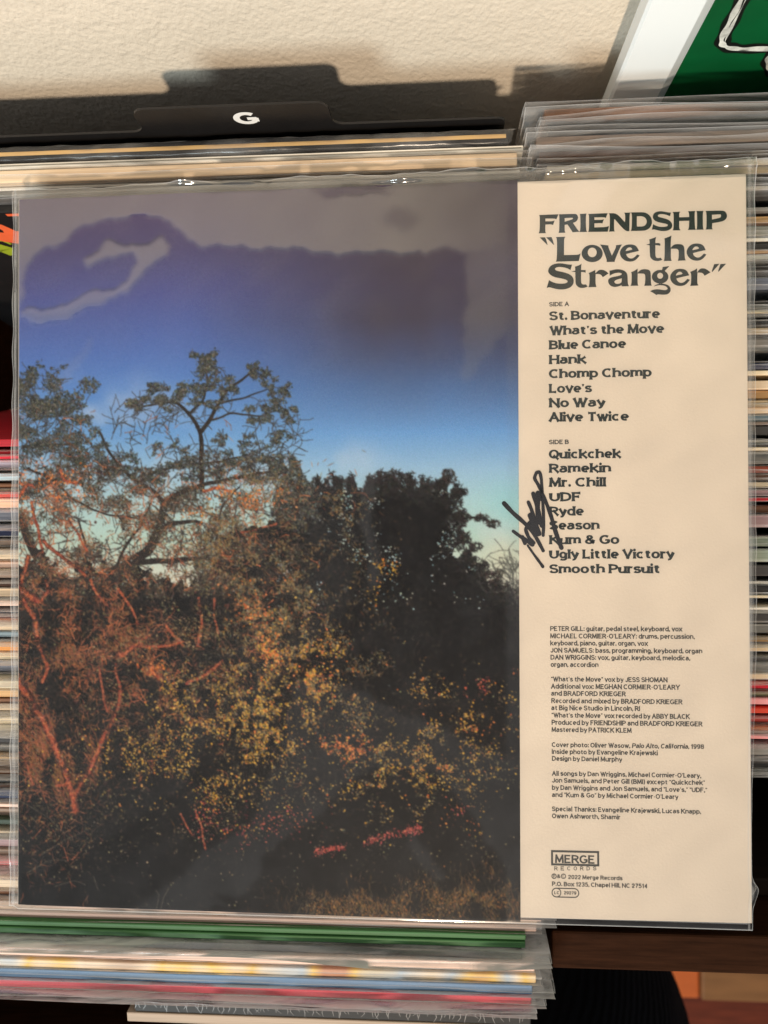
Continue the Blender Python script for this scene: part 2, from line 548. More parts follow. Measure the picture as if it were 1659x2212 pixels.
HEADING = [
    (2110, 820, 4.1475, [
        [(50, 112), (362, 100), (366, 112), (332, 182), (300, 168), (155, 170), (155, 215), (270, 215), (305, 200), (280, 275), (245, 262), (155, 268), (152, 370), (162, 408), (45, 410), (62, 372), (65, 130)],
        [(372, 101), (640, 92), (668, 102), (688, 135), (688, 170), (670, 205), (640, 228), (605, 240), (690, 365), (712, 384), (600, 394), (530, 285), (515, 266), (490, 268), (470, 275), (470, 370), (482, 400), (368, 404), (382, 375), (384, 120)], [(470, 162), (590, 155), (606, 162), (600, 178), (580, 188), (470, 222)],
        [(714, 95), (830, 88), (815, 110), (818, 360), (838, 387), (708, 390), (728, 355), (726, 115)],
        [(852, 95), (1172, 82), (1142, 160), (1118, 148), (955, 150), (955, 192), (1075, 192), (1110, 180), (1085, 250), (1060, 242), (955, 248), (955, 315), (1120, 310), (1165, 302), (1195, 290), (1172, 384), (850, 388), (868, 360), (868, 115)],
        [(1188, 85), (1318, 80), (1450, 228), (1458, 215), (1458, 95), (1440, 74), (1545, 72), (1530, 95), (1526, 375), (1458, 376), (1285, 178), (1276, 190), (1276, 362), (1290, 380), (1188, 383), (1206, 360), (1208, 105)]]),
    (2480, 820, 4.1475, [
        [(12, 70), (200, 66), (255, 72), (310, 105), (345, 150), (362, 205), (358, 260), (340, 300), (310, 335), (262, 362), (200, 370), (8, 372), (30, 350), (36, 95)], [(115, 132), (195, 130), (235, 145), (265, 175), (278, 215), (268, 255), (245, 285), (210, 300), (120, 300), (112, 285)],
        [(670, 70), (655, 132), (600, 108), (540, 98), (490, 97), (460, 110), (455, 130), (475, 145), (560, 165), (620, 185), (665, 215), (692, 260), (690, 305), (668, 340), (630, 362), (570, 375), (500, 372), (440, 358), (395, 345), (358, 352), (380, 262), (420, 285), (470, 302), (530, 308), (590, 302), (618, 288), (618, 270), (595, 255), (500, 238), (430, 218), (385, 185), (372, 140), (385, 95), (420, 65), (480, 50), (540, 52), (600, 65), (640, 72)],
        [(698, 62), (822, 58), (805, 85), (806, 150), (968, 145), (966, 80), (948, 50), (1068, 46), (1055, 75), (1062, 330), (1080, 352), (945, 356), (965, 325), (968, 205), (806, 210), (805, 330), (826, 362), (698, 362), (714, 335), (716, 90)],
        [(1086, 46), (1204, 44), (1190, 75), (1192, 325), (1206, 350), (1084, 352), (1098, 325), (1098, 75)],
        [(1234, 46), (1500, 38), (1545, 48), (1578, 80), (1588, 125), (1578, 165), (1545, 200), (1490, 222), (1345, 245), (1340, 325), (1354, 346), (1234, 350), (1252, 325), (1252, 80)], [(1340, 108), (1480, 100), (1490, 118), (1485, 145), (1465, 160), (1340, 186)]]),
    (2110, 920, 4.74, [
        [(72, 72), (168, 70), (188, 100), (218, 205), (210, 210)], [(190, 70), (290, 66), (308, 100), (338, 205), (330, 210)],
        [(372, 65), (552, 60), (532, 90), (526, 110), (524, 402), (770, 398), (805, 388), (835, 370), (800, 512), (370, 524), (392, 485), (396, 100)],
        ell(1050, 372, 198, 162), ell(1051, 352, 84, 90),
        [(1198, 205), (1355, 222), (1350, 250), (1418, 412), (1500, 250), (1490, 220), (1605, 203), (1560, 285), (1475, 490), (1468, 528), (1318, 530), (1325, 490), (1240, 270)]]),
    (2440, 920, 4.74, [
        _E1, _E2,
        [(548, 110), (630, 85), (682, 62), (668, 100), (664, 180), (720, 176), (758, 188), (755, 228), (700, 218), (666, 215), (664, 370), (670, 430), (690, 455), (720, 460), (765, 450), (795, 490), (740, 510), (690, 514), (630, 500), (585, 465), (562, 420), (558, 220), (500, 208), (500, 204), (556, 192), (558, 140)],
        [(832, 92), (910, 65), (968, 35), (955, 80), (950, 270), (1010, 200), (1130, 196), (1180, 215), (1208, 260), (1212, 470), (1238, 500), (1082, 508), (1098, 470), (1102, 340), (1092, 300), (1060, 282), (955, 282), (952, 460), (970, 510), (820, 512), (836, 480), (842, 130)],
        mv(_E1, 1, 1245, -17), mv(_E2, 1, 1245, -17)]),
    (2140, 1030, 4.608, [
        [(518, 55), (490, 155), (430, 122), (350, 102), (265, 98), (215, 115), (205, 140), (230, 165), (300, 182), (390, 200), (480, 235), (530, 280), (552, 345), (540, 410), (495, 465), (420, 498), (330, 510), (240, 502), (150, 478), (105, 465), (58, 480), (100, 338), (150, 368), (220, 395), (310, 405), (400, 398), (435, 375), (435, 350), (400, 325), (300, 302), (200, 285), (125, 245), (85, 195), (85, 150), (110, 95), (165, 55), (250, 33), (330, 33), (420, 50), (480, 58)],
        [(568, 95), (650, 68), (695, 38), (683, 70), (682, 155), (765, 155), (765, 202), (720, 190), (682, 190), (680, 360), (690, 400), (715, 420), (770, 415), (800, 455), (750, 475), (690, 482), (640, 470), (600, 435), (580, 400), (576, 190), (510, 184), (512, 180), (574, 168), (576, 125)],
        [(818, 210), (900, 175), (940, 150), (940, 215), (1000, 155), (1050, 148), (1110, 160), (1180, 215), (1075, 285), (1050, 245), (1010, 225), (945, 228), (942, 400), (960, 462), (812, 466), (832, 425), (836, 240)],
        [(1198, 165), (1230, 162), (1290, 145), (1360, 140), (1430, 152), (1480, 175), (1515, 215), (1525, 260), (1528, 400), (1548, 448), (1420, 450), (1415, 430), (1360, 452), (1290, 465), (1230, 450), (1190, 415), (1170, 365), (1175, 325), (1210, 295), (1270, 278), (1350, 265), (1410, 245), (1420, 225), (1405, 208), (1360, 202), (1290, 212), (1240, 235), (1200, 258)], [(1282, 370), (1295, 345), (1340, 325), (1420, 305), (1418, 375), (1390, 398), (1340, 408), (1300, 398)]]),
    (2490, 1030, 4.3658, [
        [(-22, 185), (40, 158), (90, 122), (86, 195), (150, 134), (245, 132), (295, 150), (315, 190), (318, 370), (330, 415), (202, 418), (218, 375), (222, 250), (212, 218), (190, 206), (90, 206), (88, 380), (102, 415), (-35, 418), (-15, 385), (-12, 215)],
        ell(476, 262, 143, 118), ell(476, 245, 50, 52),
        [(365, 430), (400, 400), (450, 388), (460, 376), (500, 376), (520, 382), (590, 395), (640, 425), (660, 475), (650, 525), (610, 560), (550, 572), (470, 568), (435, 562), (412, 578), (370, 545), (305, 512), (340, 490), (400, 478), (460, 478), (530, 492), (580, 492), (605, 470), (595, 440), (555, 415), (480, 405), (420, 412)],
        mv(_E1, .921, 645, -61), mv(_E2, .921, 645, -61),
        [(992, 178), (1060, 152), (1110, 118), (1110, 188), (1160, 125), (1210, 115), (1270, 130), (1342, 185), (1240, 246), (1220, 210), (1190, 192), (1118, 190), (1112, 370), (1134, 412), (990, 420), (1008, 385), (1012, 220)],
        [(1405, 46), (1495, 40), (1375, 178), (1362, 172)], [(1512, 44), (1610, 38), (1480, 176), (1472, 170)]]),
    (2490, 1030, 4.3658, [[(500, 175), (522, 95), (634, 80), (555, 160), (530, 200)]]),      # the ear of the g overlaps its bowl
]


def soften(ring, passes=2):
    """round the gentle bends of an outline, keep its corners"""
    for _ in range(passes):
        out = []
        n = len(ring)
        for i in range(n):
            p, q, r = (np.array(ring[(i + k) % n], float) for k in (-1, 0, 1))
            d0, d1 = q - p, r - q
            c = (d0 @ d1) / (np.linalg.norm(d0) * np.linalg.norm(d1) + 1e-9)
            if c > .62:
                out += [tuple(q - d0 * .25), tuple(q + d1 * .25)]
            else:
                out.append(tuple(q))
        ring = out
    return ring


def heading(mat, parent, z):
    V, F = [], []
    for gi, (ox, oy, sc, rings) in enumerate(HEADING):
        cu = bpy.data.curves.new('heading', 'CURVE')
        cu.dimensions = '2D'
        cu.fill_mode = 'FRONT'
        for ring in rings:
            pts = [on_z((ox + u / sc) / 1.8228, (oy + v / sc) / 1.8228, 0) for u, v in soften(ring)]
            sp = cu.splines.new('POLY')
            sp.points.add(len(pts) - 1)
            for k, p in enumerate(pts):
                sp.points[k].co = (p[0] * 100, p[1] * 100, 0, 1)
            sp.use_cyclic_u = True
        tmp = bpy.data.objects.new('heading', cu)
        me = tmp.to_mesh()
        o = len(V)
        V += [(v.co.x / 100, v.co.y / 100, z + gi * 2e-6) for v in me.vertices]
        F += [tuple(i + o for i in p.vertices) for p in me.polygons]
        tmp.to_mesh_clear()
        bpy.data.objects.remove(tmp)
        bpy.data.curves.remove(cu)
    return mesh_from('title_lettering', V, F, mat, parent)


# ------------------------------------------------------------------ the setting
def build_setting():
    wall = plain('wall_paint', (0.77, 0.69, 0.575), 0.75, 0.25, noise=0.03, scale=9)
    nt = wall.node_tree
    N, L = nt.nodes, nt.links
    p = N['Principled BSDF']
    tc = N.new('ShaderNodeTexCoord')
    mp = N.new('ShaderNodeMapping')
    mp.inputs['Scale'].default_value = (1, 1, 0.8)
    n1 = N.new('ShaderNodeTexNoise')
    n1.inputs['Scale'].default_value = 400
    n1.inputs['Detail'].default_value = 2.5
    n1.inputs['Roughness'].default_value = 0.5
    n2 = N.new('ShaderNodeTexNoise')
    n2.inputs['Scale'].default_value = 120
    ad = N.new('ShaderNodeMath')
    L.new(tc.outputs['Object'], mp.inputs[0])
    L.new(mp.outputs[0], n1.inputs['Vector'])
    L.new(mp.outputs[0], n2.inputs['Vector'])
    L.new(n1.outputs[0], ad.inputs[0])
    L.new(n2.outputs[0], ad.inputs[1])
    bp = N.new('ShaderNodeBump')
    bp.inputs['Distance'].default_value = 0.0007
    L.new(ad.outputs[0], bp.inputs['Height'])
    L.new(bp.outputs[0], p.inputs['Normal'])
    o = box('wall', (-1.6, 0.232, -0.9), (1.8, 0.33, 1.7), wall)
    tag(o, kind='structure')
    fl = plain('floor_wood', (0.20, 0.035, 0.012), 0.5, 0.3, noise=0.35, scale=14, stretch=(1, 12, 1))
    o = box('floor', (-1.6, -2.2, -0.95), (1.8, 0.232, -0.9), fl)
    tag(o, kind='structure')


build_setting()

# ------------------------------------------------------------------ dark wood record bin
WOOD = plain('dark_wood', (0.036, 0.0135, 0.0062), 0.7, 0.04, noise=0.4, scale=30, stretch=(1, 14, 14), bump=0.0002, bscale=180)
BIN_DARK = plain('dark_wood_inside', (0.020, 0.010, 0.006), 0.7, 0.2, noise=0.3, scale=20, stretch=(1, 8, 8))


def build_bin():
    b = empty('record_bin', (0.15, 0.0, -0.36))
    tag(b, 'dark brown wooden record bin, its front rail showing below the cream panel', 'record bin')
    rz0, rz1 = -0.075, -0.034
    yb, yf = on_z(1400, 2016, rz1)[1], on_z(1400, 2099, rz1)[1]
    off = Vector((-0.15, 0, 0.36))

    def part(name, lo, hi, m, bev=0.001):
        return box(name, Vector(lo) + off, Vector(hi) + off, m, b, bev)
    part('front_rail', (0.080, yf, rz0), (0.47, yb, rz1), WOOD, 0.0012)
    part('bottom_panel', (0.080, yb + .001, -0.36), (0.45, 0.222, -0.343), BIN_DARK)
    part('bottom_panel', (-0.30, -0.32, -0.36), (0.0785, 0.222, -0.3495), BIN_DARK)
    part('inner_panel', (0.080, yb + .001, -0.34), (0.45, yb + .010, -0.070), BIN_DARK)
    part('side_panel', (0.451, yf, -0.36), (0.469, 0.222, -0.077), WOOD)
    part('side_panel', (-0.318, -0.32, -0.36), (-0.302, 0.222, -0.05), WOOD)
    part('front_panel', (-0.30, -0.345, -0.36), (0.0785, -0.322, -0.06), WOOD)


build_bin()

# ------------------------------------------------------------------ filed records
PAL = {
    'black': (22, 21, 22), 'charcoal': (62, 60, 60), 'grey': (132, 130, 126), 'pale grey': (178, 174, 166), 'white': (236, 232, 222),
    'cream': (236, 220, 190), 'ivory': (226, 212, 180), 'beige': (214, 192, 164), 'sand': (200, 178, 146), 'tan': (196, 156, 108),
    'brown': (120, 84, 62), 'umber': (74, 50, 38), 'taupe': (140, 122, 110), 'blush': (222, 192, 176), 'peach': (232, 186, 158),
    'mauve': (150, 124, 128), 'slate': (104, 110, 124), 'navy': (32, 42, 74), 'steel blue': (128, 148, 160), 'pale blue': (192, 212, 224),
    'sky blue': (96, 136, 178), 'lavender': (208, 204, 224), 'crimson': (164, 26, 40), 'bright red': (226, 46, 66), 'coral': (222, 92, 84), 'rose': (196, 112, 112),
    'oxblood': (92, 24, 26), 'vermilion': (206, 66, 44), 'rust': (160, 78, 60), 'orange': (220, 122, 46), 'amber': (210, 144, 78), 'pink': (228, 152, 154),
    'olive': (122, 120, 92), 'sage': (140, 150, 136), 'bottle green': (44, 58, 44), 'dusty pink': (176, 150, 138), 'dusty beige': (170, 148, 128), 'muted blue': (92, 122, 154), 'muted red': (190, 56, 70), 'leaf green': (60, 104, 60), 'plum': (92, 62, 74),
}


def card_mat(cname):
    r = [min(1.0, c * 1.12) for c in lin(PAL[cname])]
    return plain('card_' + cname.replace(' ', '_'), r, 0.55, 0.35, noise=0.22, scale=26, stretch=(0.5, 34, 34))


def sheet_grid(xs, zs, fy, wob=None):
    v = [(x, fy(x, z), z + (wob(x) if (wob and j == len(zs) - 1) else (wob(x) * .9 if wob and j == len(zs) - 2 else 0))) for j, z in enumerate(zs) for x in xs]
    n = len(xs)
    f = [(j * n + i, j * n + i + 1, (j + 1) * n + i + 1, (j + 1) * n + i) for j in range(len(zs) - 1) for i in range(n - 1)]
    return v, f


def poly_sleeve(root, w, t, h, prot, seed, side=0.006, wav=1.0):
    """clear outer sleeve: two sheets standing proud of the card at the top and the sides"""
    q = random.Random(seed)
    ed = 0.0005
    xs = [-w / 2 - side, -w / 2 - side + ed] + [-w / 2 - side + ed + (w + 2 * side - 2 * ed) * i / 22 for i in range(1, 22)] + [w / 2 + side - ed, w / 2 + side]
    zs = [-0.001, h * .5, h - .004, h + .0005, h + prot * .55, h + prot - ed, h + prot]
    V, Fc, E = [], [], []
    for sgn in (-1, 1):
        ph, ph2, k1, k2 = q.uniform(0, 6), q.uniform(0, 6), q.uniform(18, 34), q.uniform(45, 90)
        amp = q.uniform(.15, .8) * prot * .32 * wav

        def fy(x, z):
            base = sgn * (t / 2 + .00025)
            if z > h:
                u = (z - h) / prot
                return base * (1 - .5 * u) + u * amp * .7 * (math.sin(k1 * x + ph) + .5 * math.sin(k2 * x + ph2))
            return base

        def wob(x):
            return amp * .5 * (math.sin(k1 * .7 * x + ph2) + .6 * math.sin(k2 * .8 * x + ph)) - (.0006 if sgn > 0 else 0)
        v, f = sheet_grid(xs, zs, fy, wob)
        o = len(V)
        n = len(xs)
        V += v
        Fc += [tuple(a + o for a in ff) for ff in f]
        E += [1.0 if (j == len(zs) - 1 or i in (0, n - 1)) else (.25 if j == len(zs) - 2 or i in (1, n - 2) else 0.0) for j in range(len(zs)) for i in range(n)]
    ob = mesh_from('poly_sleeve', V, Fc, FILM, root, smooth=True)
    a = ob.data.attributes.new('edge', 'FLOAT', 'POINT')
    a.data.foreach_set('value', E)
    return ob


H12 = 0.315


def record(y, ztop, t, cname, lean, xc, label, group, w=H12, h=H12, film=0.006, seed=0, side=0.006, wav=1.0, name='filed_record', mat=None):
    a = math.radians(lean)
    base = (xc, y + h * math.sin(a), ztop - h * math.cos(a))
    r = empty(name, base, (a, 0, 0))
    tag(r, label, 'record', group)
    box('cover', (-w / 2, -t / 2, 0), (w / 2, t / 2, h), mat or card_mat(cname), r, min(.0005, t * .2), 2)
    if film:
        poly_sleeve(r, w, t, h, film, seed, side, wav)
    return r


# measured stripes: (colour, first y, last y) down the photograph's left and right margins, in its full-size pixels
LEFT = '''crimson 1772 1790|bright red 1790 1808|lavender 1811 1843|black 1844 1861|pale blue 1864 1893|brown 1905 1921|cream 1922 1934|coral 1936 1960|peach 1961 2003|slate 2004 2056
navy 2068 2114|taupe 2125 2147|beige 2164 2204|blush 2212 2239|sand 2240 2252|taupe 2253 2278|umber 2283 2312|beige 2315 2352|charcoal 2353 2363|blush 2364 2388|slate 2401 2416|mauve 2417 2437
orange 2438 2447|beige 2448 2483|steel blue 2487 2511|umber 2512 2524|amber 2526 2565|cream 2566 2597|slate 2599 2647|ivory 2678 2714|tan 2715 2748|brown 2749 2767|beige 2768 2800|olive 2801 2818|cream 2819 2853|ivory 2854 2884
charcoal 2885 2929|grey 2931 2963|tan 2978 2991|umber 2992 3017|brown 3030 3053|black 3056 3085|umber 3087 3104|navy 3106 3147|blush 3163 3180|taupe 3181 3221|bottle green 3223 3250|beige 3271 3281|charcoal 3282 3296
mauve 3297 3339|taupe 3341 3379|rose 3381 3409|charcoal 3411 3440|beige 3447 3499|brown 3501 3525|blush 3549 3574'''
RIGHT = '''brown 396 450|charcoal 456 488|taupe 506 557|umber 566 612|cream 622 650|sand 652 683|charcoal 690 726|pale grey 730 744|charcoal 746 775|grey 814 831|tan 850 877|brown 878 889|pale grey 891 930|white 935 942|charcoal 956 981
tan 983 997|white 1000 1023|grey 1024 1037|charcoal 1054 1088|slate 1091 1156|grey 1194 1219|cream 1220 1229|grey 1231 1250|black 1251 1279|beige 1289 1317|charcoal 1318 1331|grey 1332 1398|navy 1428 1454|cream 1457 1478|beige 1497 1534|tan 1537 1572
sand 1575 1601|beige 1602 1629|steel blue 1631 1661|blush 1662 1675|charcoal 1677 1715|white 1731 1742|charcoal 1744 1757|cream 1760 1775|grey 1777 1831|rust 1834 1863|umber 1865 1892|cream 1896 1924|mauve 1926 1954|crimson 1957 1975|brown 1990 2021|mauve 2025 2106|sage 2110 2154
sage 2161 2222|charcoal 2224 2270|white 2287 2293|charcoal 2294 2340|ivory 2342 2350|white 2389 2399|charcoal 2401 2454|grey 2456 2496|tan 2508 2529|oxblood 2530 2537|sand 2538 2566|charcoal 2582 2604|grey 2606 2645|beige 2648 2677|bright red 2684 2713
olive 2722 2746|pink 2748 2776|vermilion 2786 2811|coral 2819 2845|orange 2862 2873|grey 2875 2889|pink 2891 2912|grey 2929 2975|charcoal 2977 3024|white 3029 3037|grey 3038 3053'''


def parse(s):
    out = []
    for it in s.replace('\n', '|').split('|'):
        p = it.split()
        out.append((' '.join(p[:-2]), float(p[-2]) / 1.8228, float(p[-1]) / 1.8228))
    return out


ORD = ['', 'second ', 'third ', 'fourth ', 'fifth ', 'sixth ', 'seventh ', 'eighth ', 'ninth ', 'tenth ', 'eleventh ', 'twelfth ']


def row_labels(names, where):
    """name each record by its colour and its two neighbours; a repeat is told apart by its count from the wall"""
    raw = []
    n = len(names)
    for i, c in enumerate(names):
        if i == 0:
            s = f'{c} record edge nearest the wall, in front of {names[1]}'
        elif i == n - 1:
            s = f'{c} record edge farthest from the wall, behind it {names[i - 1]}'
        else:
            s = f'{c} record edge between {names[i - 1]} and {names[i + 1]} edges'
        raw.append(s)
    seen = {}
    out = []
    for s in raw:
        k = seen.get(s, 0)
        seen[s] = k + 1
        tot = raw.count(s)
        out.append((ORD[k] if k else ('first ' if tot > 1 else '')) + s + (' counting from the wall' if tot > 1 else '') + ' ' + where)
    return out


def build_rows():
    LS = parse(LEFT)
    labs = row_labels([s[0] for s in LS], 'in left row')
    for i, (c, a, b) in enumerate(LS):
        z = -0.0145 + rng.uniform(-.0025, .0015)
        yb, yf = on_z(11, a, z)[1], on_z(11, b, z)[1]
        t = max(.0012, min(.0065, (yb - yf) - .0003))
        record((yb + yf) / 2, z, t, c, 11, -0.0865 + rng.uniform(-.003, .003), labs[i], 'records filed in the left row',
               film=rng.uniform(.003, .0065) if rng.random() < .75 else 0, seed=i)
    RS = parse(RIGHT)
    labs = row_labels([s[0] for s in RS], 'in right row')
    for i, (c, a, b) in enumerate(RS):
        back = b < 380
        z = (-0.013 if back else -0.0145) + rng.uniform(-.0025, .0015)
        yb, yf = on_z(1648, a, z)[1], on_z(1648, b, z)[1]
        t = max(.0012, min(.0055, (yb - yf) - .0003))
        xl = on_z([1176, 1186, 1158, 1165, 1182, 1178][i], (a + b) / 2, z)[0] if i < 6 else 0.079 + rng.uniform(-.001, .004)
        record(yb - t / 2 - .0001, z, t, c, 0.6, xl + H12 / 2, labs[i], 'records filed in the right row',
               film=(rng.uniform(.009, .012) if back else rng.uniform(.003, .0065)) if (i < 8 or rng.random() < .8) else 0, seed=200 + i, side=.0095 if i == 0 else .0055, wav=1.0 if not back else .8)


build_rows()


def build_back_left():
    """records leaning back towards the wall behind the flat one"""
    lean = -6
    spec = [('black', 297, 328, 0.0602, 'black record in shrink wrap with a gold line along its top edge'),
            ('white', 331, 344, 0.0668, 'white-edged record right in front of the gold-lined black one'),
            ('beige', 346, 376, 0.0640, 'beige record half hidden under the top flap of the clear sleeve')]
    for i, (c, a, b, xr, lb) in enumerate(spec):
        z = -0.0125
        yb, yf = on_z(600, a, z)[1], on_z(600, b, z)[1]
        t = (yb - yf) - .0002
        if c == 'white':
            t *= .9
        r = record((yb + yf) / 2, z, t, c, lean, xr - H12 / 2, lb, 'records leaning back behind the divider tab', film=0.004 if c == 'beige' else 0, seed=400 + i)
        if c == 'black':
            box('gold_line', (-H12 / 2 + .001, -.0008, H12 - .0002), (H12 / 2 - .001, .0010, H12 + .0002), plain('gold_print', (0.62, 0.40, 0.16), .45, .4), r)
            wrap(r, H12, t, H12)
        if c == 'white':
            box('card_fold', (-H12 / 2 + .001, -.0003, H12 - .0002), (H12 / 2 - .001, .0001, H12 + .00015), plain('fold_shadow', (0.30, 0.27, 0.22), .7), r)  # dark strip stands for the shadow between the card's two white edges
    spec2 = [('white', 404, 411, 'thin white record edge above the grey one at left margin'),
             ('grey', 413, 424, 'grey record edge above the leaf-patterned black sleeve'),
             ('charcoal', 426, 439, 'charcoal record edge touching the leaf-patterned black sleeve')]
    for i, (c, a, b, lb) in enumerate(spec2):
        z = -0.015
        yb, yf = on_z(11, a, z)[1], on_z(11, b, z)[1]
        record((yb + yf) / 2, z, (yb - yf) - .0002, c, lean, -0.092, lb, 'records leaning back behind the divider tab', film=.004, seed=420 + i)
    # the black sleeve with leaves printed on its front
    z, t = -0.016, 0.004
    y = on_z(11, 441, z)[1] - t / 2
    r = record(y, z, t, 'black', lean, -0.094, 'black sleeve printed with orange and green leaves, at the left margin', 'records leaning back behind the divider tab', film=0)
    a = math.radians(lean)
    base = np.array([-0.094, y + H12 * math.sin(a), z - H12 * math.cos(a)])
    ex, ez, ny = np.array([1, 0, 0.]), np.array([0, -math.sin(a), math.cos(a)]), np.array([0, -math.cos(a), -math.sin(a)])

    def loc(u, v):      # photograph point on the sleeve's front, in the sleeve's own x, z
        o = base + ny * t / 2
        d = _ray(u, v)
        s = ((o - _C) @ ny) / (d @ ny)
        p = _C + d * s - base
        return p @ ex, p @ ez

    def strokes(name, items, rgb):
        pen = Pen((0, -t / 2, 0), (1, 0, 0), (0, 0, 1), (0, -1, 0), .0002)
        for pts, hw in items:
            pen.ribbon([loc(*p) for p in pts], hw)
        pen.build(name, plain(name + '_ink', lin(rgb), .5, .3, noise=.12, scale=60), r)
    strokes('printed_orange_leaf', [([(-30, 478), (0, 488), (24, 500), (45, 512)], [.0015, .0022, .0028, .003]),
                                    ([(14, 464), (45, 463), (75, 462)], [.001, .0012, .001]),
                                    ([(-30, 496), (4, 490), (26, 507)], [.001, .0014, .0035]),
                                    ([(-30, 505), (10, 512), (32, 514), (60, 508)], [.004, .0052, .0065, .005])], (232, 104, 62))
    strokes('printed_green_leaf', [([(-40, 538), (-10, 532), (12, 538), (24, 551)], [.003, .0058, .0048, .0006]),
                                   ([(-20, 518), (6, 519), (24, 527)], [.0006, .0010, .0008]),
                                   ([(-20, 508), (10, 509), (24, 511)], [.0006, .0012, .0008])], (150, 166, 44))
    # the red record that starts the front group: its back is seen down in the gap
    z, t = -0.0135, 0.0035
    y = on_z(11, 965, z)[1] + t / 2
    r = record(y, z, t, 'crimson', 14, -0.0885, 'deep red record at the gap with a beige lower half, left margin', 'records filed in the left row', film=0)
    box('lower_panel', (-H12 / 2 + .0005, t / 2 + .0001, 0.002), (H12 / 2 - .0005, t / 2 + .0003, 0.175), card_mat('beige'), r)


def wrap(root, w, t, h):
    """tight shrink film with a few creases"""
    v, f = [], []
    n = 60
    q = random.Random(3)
    rows = [(-t / 2 - .0004, h - .03), (-t / 2 - .0005, h - .001), (-t / 2 + .0004, h + .0006), (t / 2 - .0004, h + .0006), (t / 2 + .0005, h - .001)]
    for j, (yy, zz) in enumerate(rows):
        for i in range(n + 1):
            x = -w / 2 - .0012 + (w + .0024) * i / n
            v.append((x + (j - 2) * .0012, yy + q.uniform(-.0003, .0003), zz + q.uniform(0, .0007)))
    for j in range(len(rows) - 1):
        for i in range(n):
            f.append((j * (n + 1) + i, j * (n + 1) + i + 1, (j + 1) * (n + 1) + i + 1, (j + 1) * (n + 1) + i))
    mesh_from('shrink_wrap', v, f, FILM, root, smooth=True)


build_back_left()


def multi_mat():
    m, nt, N, p = new_mat('printed_patchwork')
    L = nt.links
    p.inputs['Roughness'].default_value = .5
    tc = N.new('ShaderNodeTexCoord')
    mp = N.new('ShaderNodeMapping')
    mp.inputs['Scale'].default_value = (1, .6, .05)
    vz = N.new('ShaderNodeTexNoise')
    vz.inputs['Scale'].default_value = 24
    vz.inputs['Detail'].default_value = 1.5
    cr = N.new('ShaderNodeValToRGB')
    el = cr.color_ramp.elements
    cols = [(.30, (150, 110, 84)), (.40, (232, 206, 176)), (.47, (232, 190, 92)), (.53, (222, 206, 186)), (.58, (170, 184, 196)), (.65, (226, 186, 96)), (.72, (186, 128, 96))]
    el[0].position, el[0].color = cols[0][0], (*lin(cols[0][1]), 1)
    el[1].position, el[1].color = cols[-1][0], (*lin(cols[-1][1]), 1)
    for pos, c in cols[1:-1]:
        e = el.new(pos)
        e.color = (*lin(c), 1)
    L.new(tc.outputs['Object'], mp.inputs[0])
    L.new(mp.outputs[0], vz.inputs['Vector'])
    L.new(vz.outputs[0], cr.inputs[0])
    L.new(cr.outputs[0], p.inputs['Base Color'])
    return m


def build_front_left():
    spec = [('dusty pink', 3571, 3590, 1163, .0015, 'pale pinkish record edge just below the dark tree picture'),
            ('dusty beige', 3592, 3612, 1161, .0, 'dull beige record edge, second one below the dark tree picture'),
            ('dusty pink', 3614, 3644, 1159, .002, 'dull pink record edge directly above the two green ones'),
            ('leaf green', 3652, 3677, 1136, .0, 'green record edge directly under the dull pink one'),
            ('leaf green', 3679, 3708, 1135, .0, 'lower green record edge, in front of the other green one'),
            ('charcoal', 3714, 3752, 1128, .007, 'charcoal record in a loose wavy clear sleeve below the green ones'),
            ('blush', 3758, 3797, 1155, .0015, 'thick pale pink record edge with ridged shrink wrap above patchwork one'),
            ('multi', 3806, 3843, 1158, .002, 'record edge printed in a yellow, tan and white patchwork'),
            ('muted blue', 3845, 3886, 1150, .003, 'sky blue record edge between patchwork and red ones'),
            ('muted red', 3889, 3926, 1148, .0045, 'glossy red record edge with a wavy clear sleeve, bottom of photo'),
            ('plum', 3929, 3952, 1147, .004, 'dark plum record edge in front of the glossy red one')]
    mm = multi_mat()
    for i, (c, a, b, xr, film, lb) in enumerate(spec):
        z = -0.0125 - (.002 if i < 3 else 0)
        a, b = a / 1.8228, b / 1.8228
        yb, yf = on_z(600, a, z)[1], on_z(600, b, z)[1]
        t = max(.0018, (yb - yf) - .0003)
        x1 = on_z(xr, (a + b) / 2, z)[0]
        record((yb + yf) / 2, z, t, c if c != 'multi' else 'tan', 9, x1 - H12 / 2, lb, 'records standing at the front of the left row', film=film, seed=510 + i, side={5: .012, 8: .0095, 9: .006}.get(i, .0022),
               wav=1.3, mat=mm if c == 'multi' else None)
    # small record at the very bottom
    z, w = -0.014, 0.178
    yb, yf = on_z(700, 3966 / 1.8228, z)[1], on_z(700, 4012 / 1.8228, z)[1]
    x1 = on_z(1147, 2185, z)[0]
    r = record((yb + yf) / 2, z, yb - yf, 'black', 9, x1 - w / 2, 'small black record in ridged shrink wrap at the bottom edge of photo', 'small records at the front of the left row', w=w, h=.178, film=0, name='small_record')
    ridged_wrap(r, w, yb - yf, .178)
    yb2, yf2 = yf - .0004, yf - .0055
    record((yb2 + yf2) / 2, z - .001, .0048, 'dusty beige', 9, x1 - w / 2 - .002, 'small pale beige record in front of the ridged black one', 'small records at the front of the left row', w=w + .004, h=.178, film=0, name='small_record')


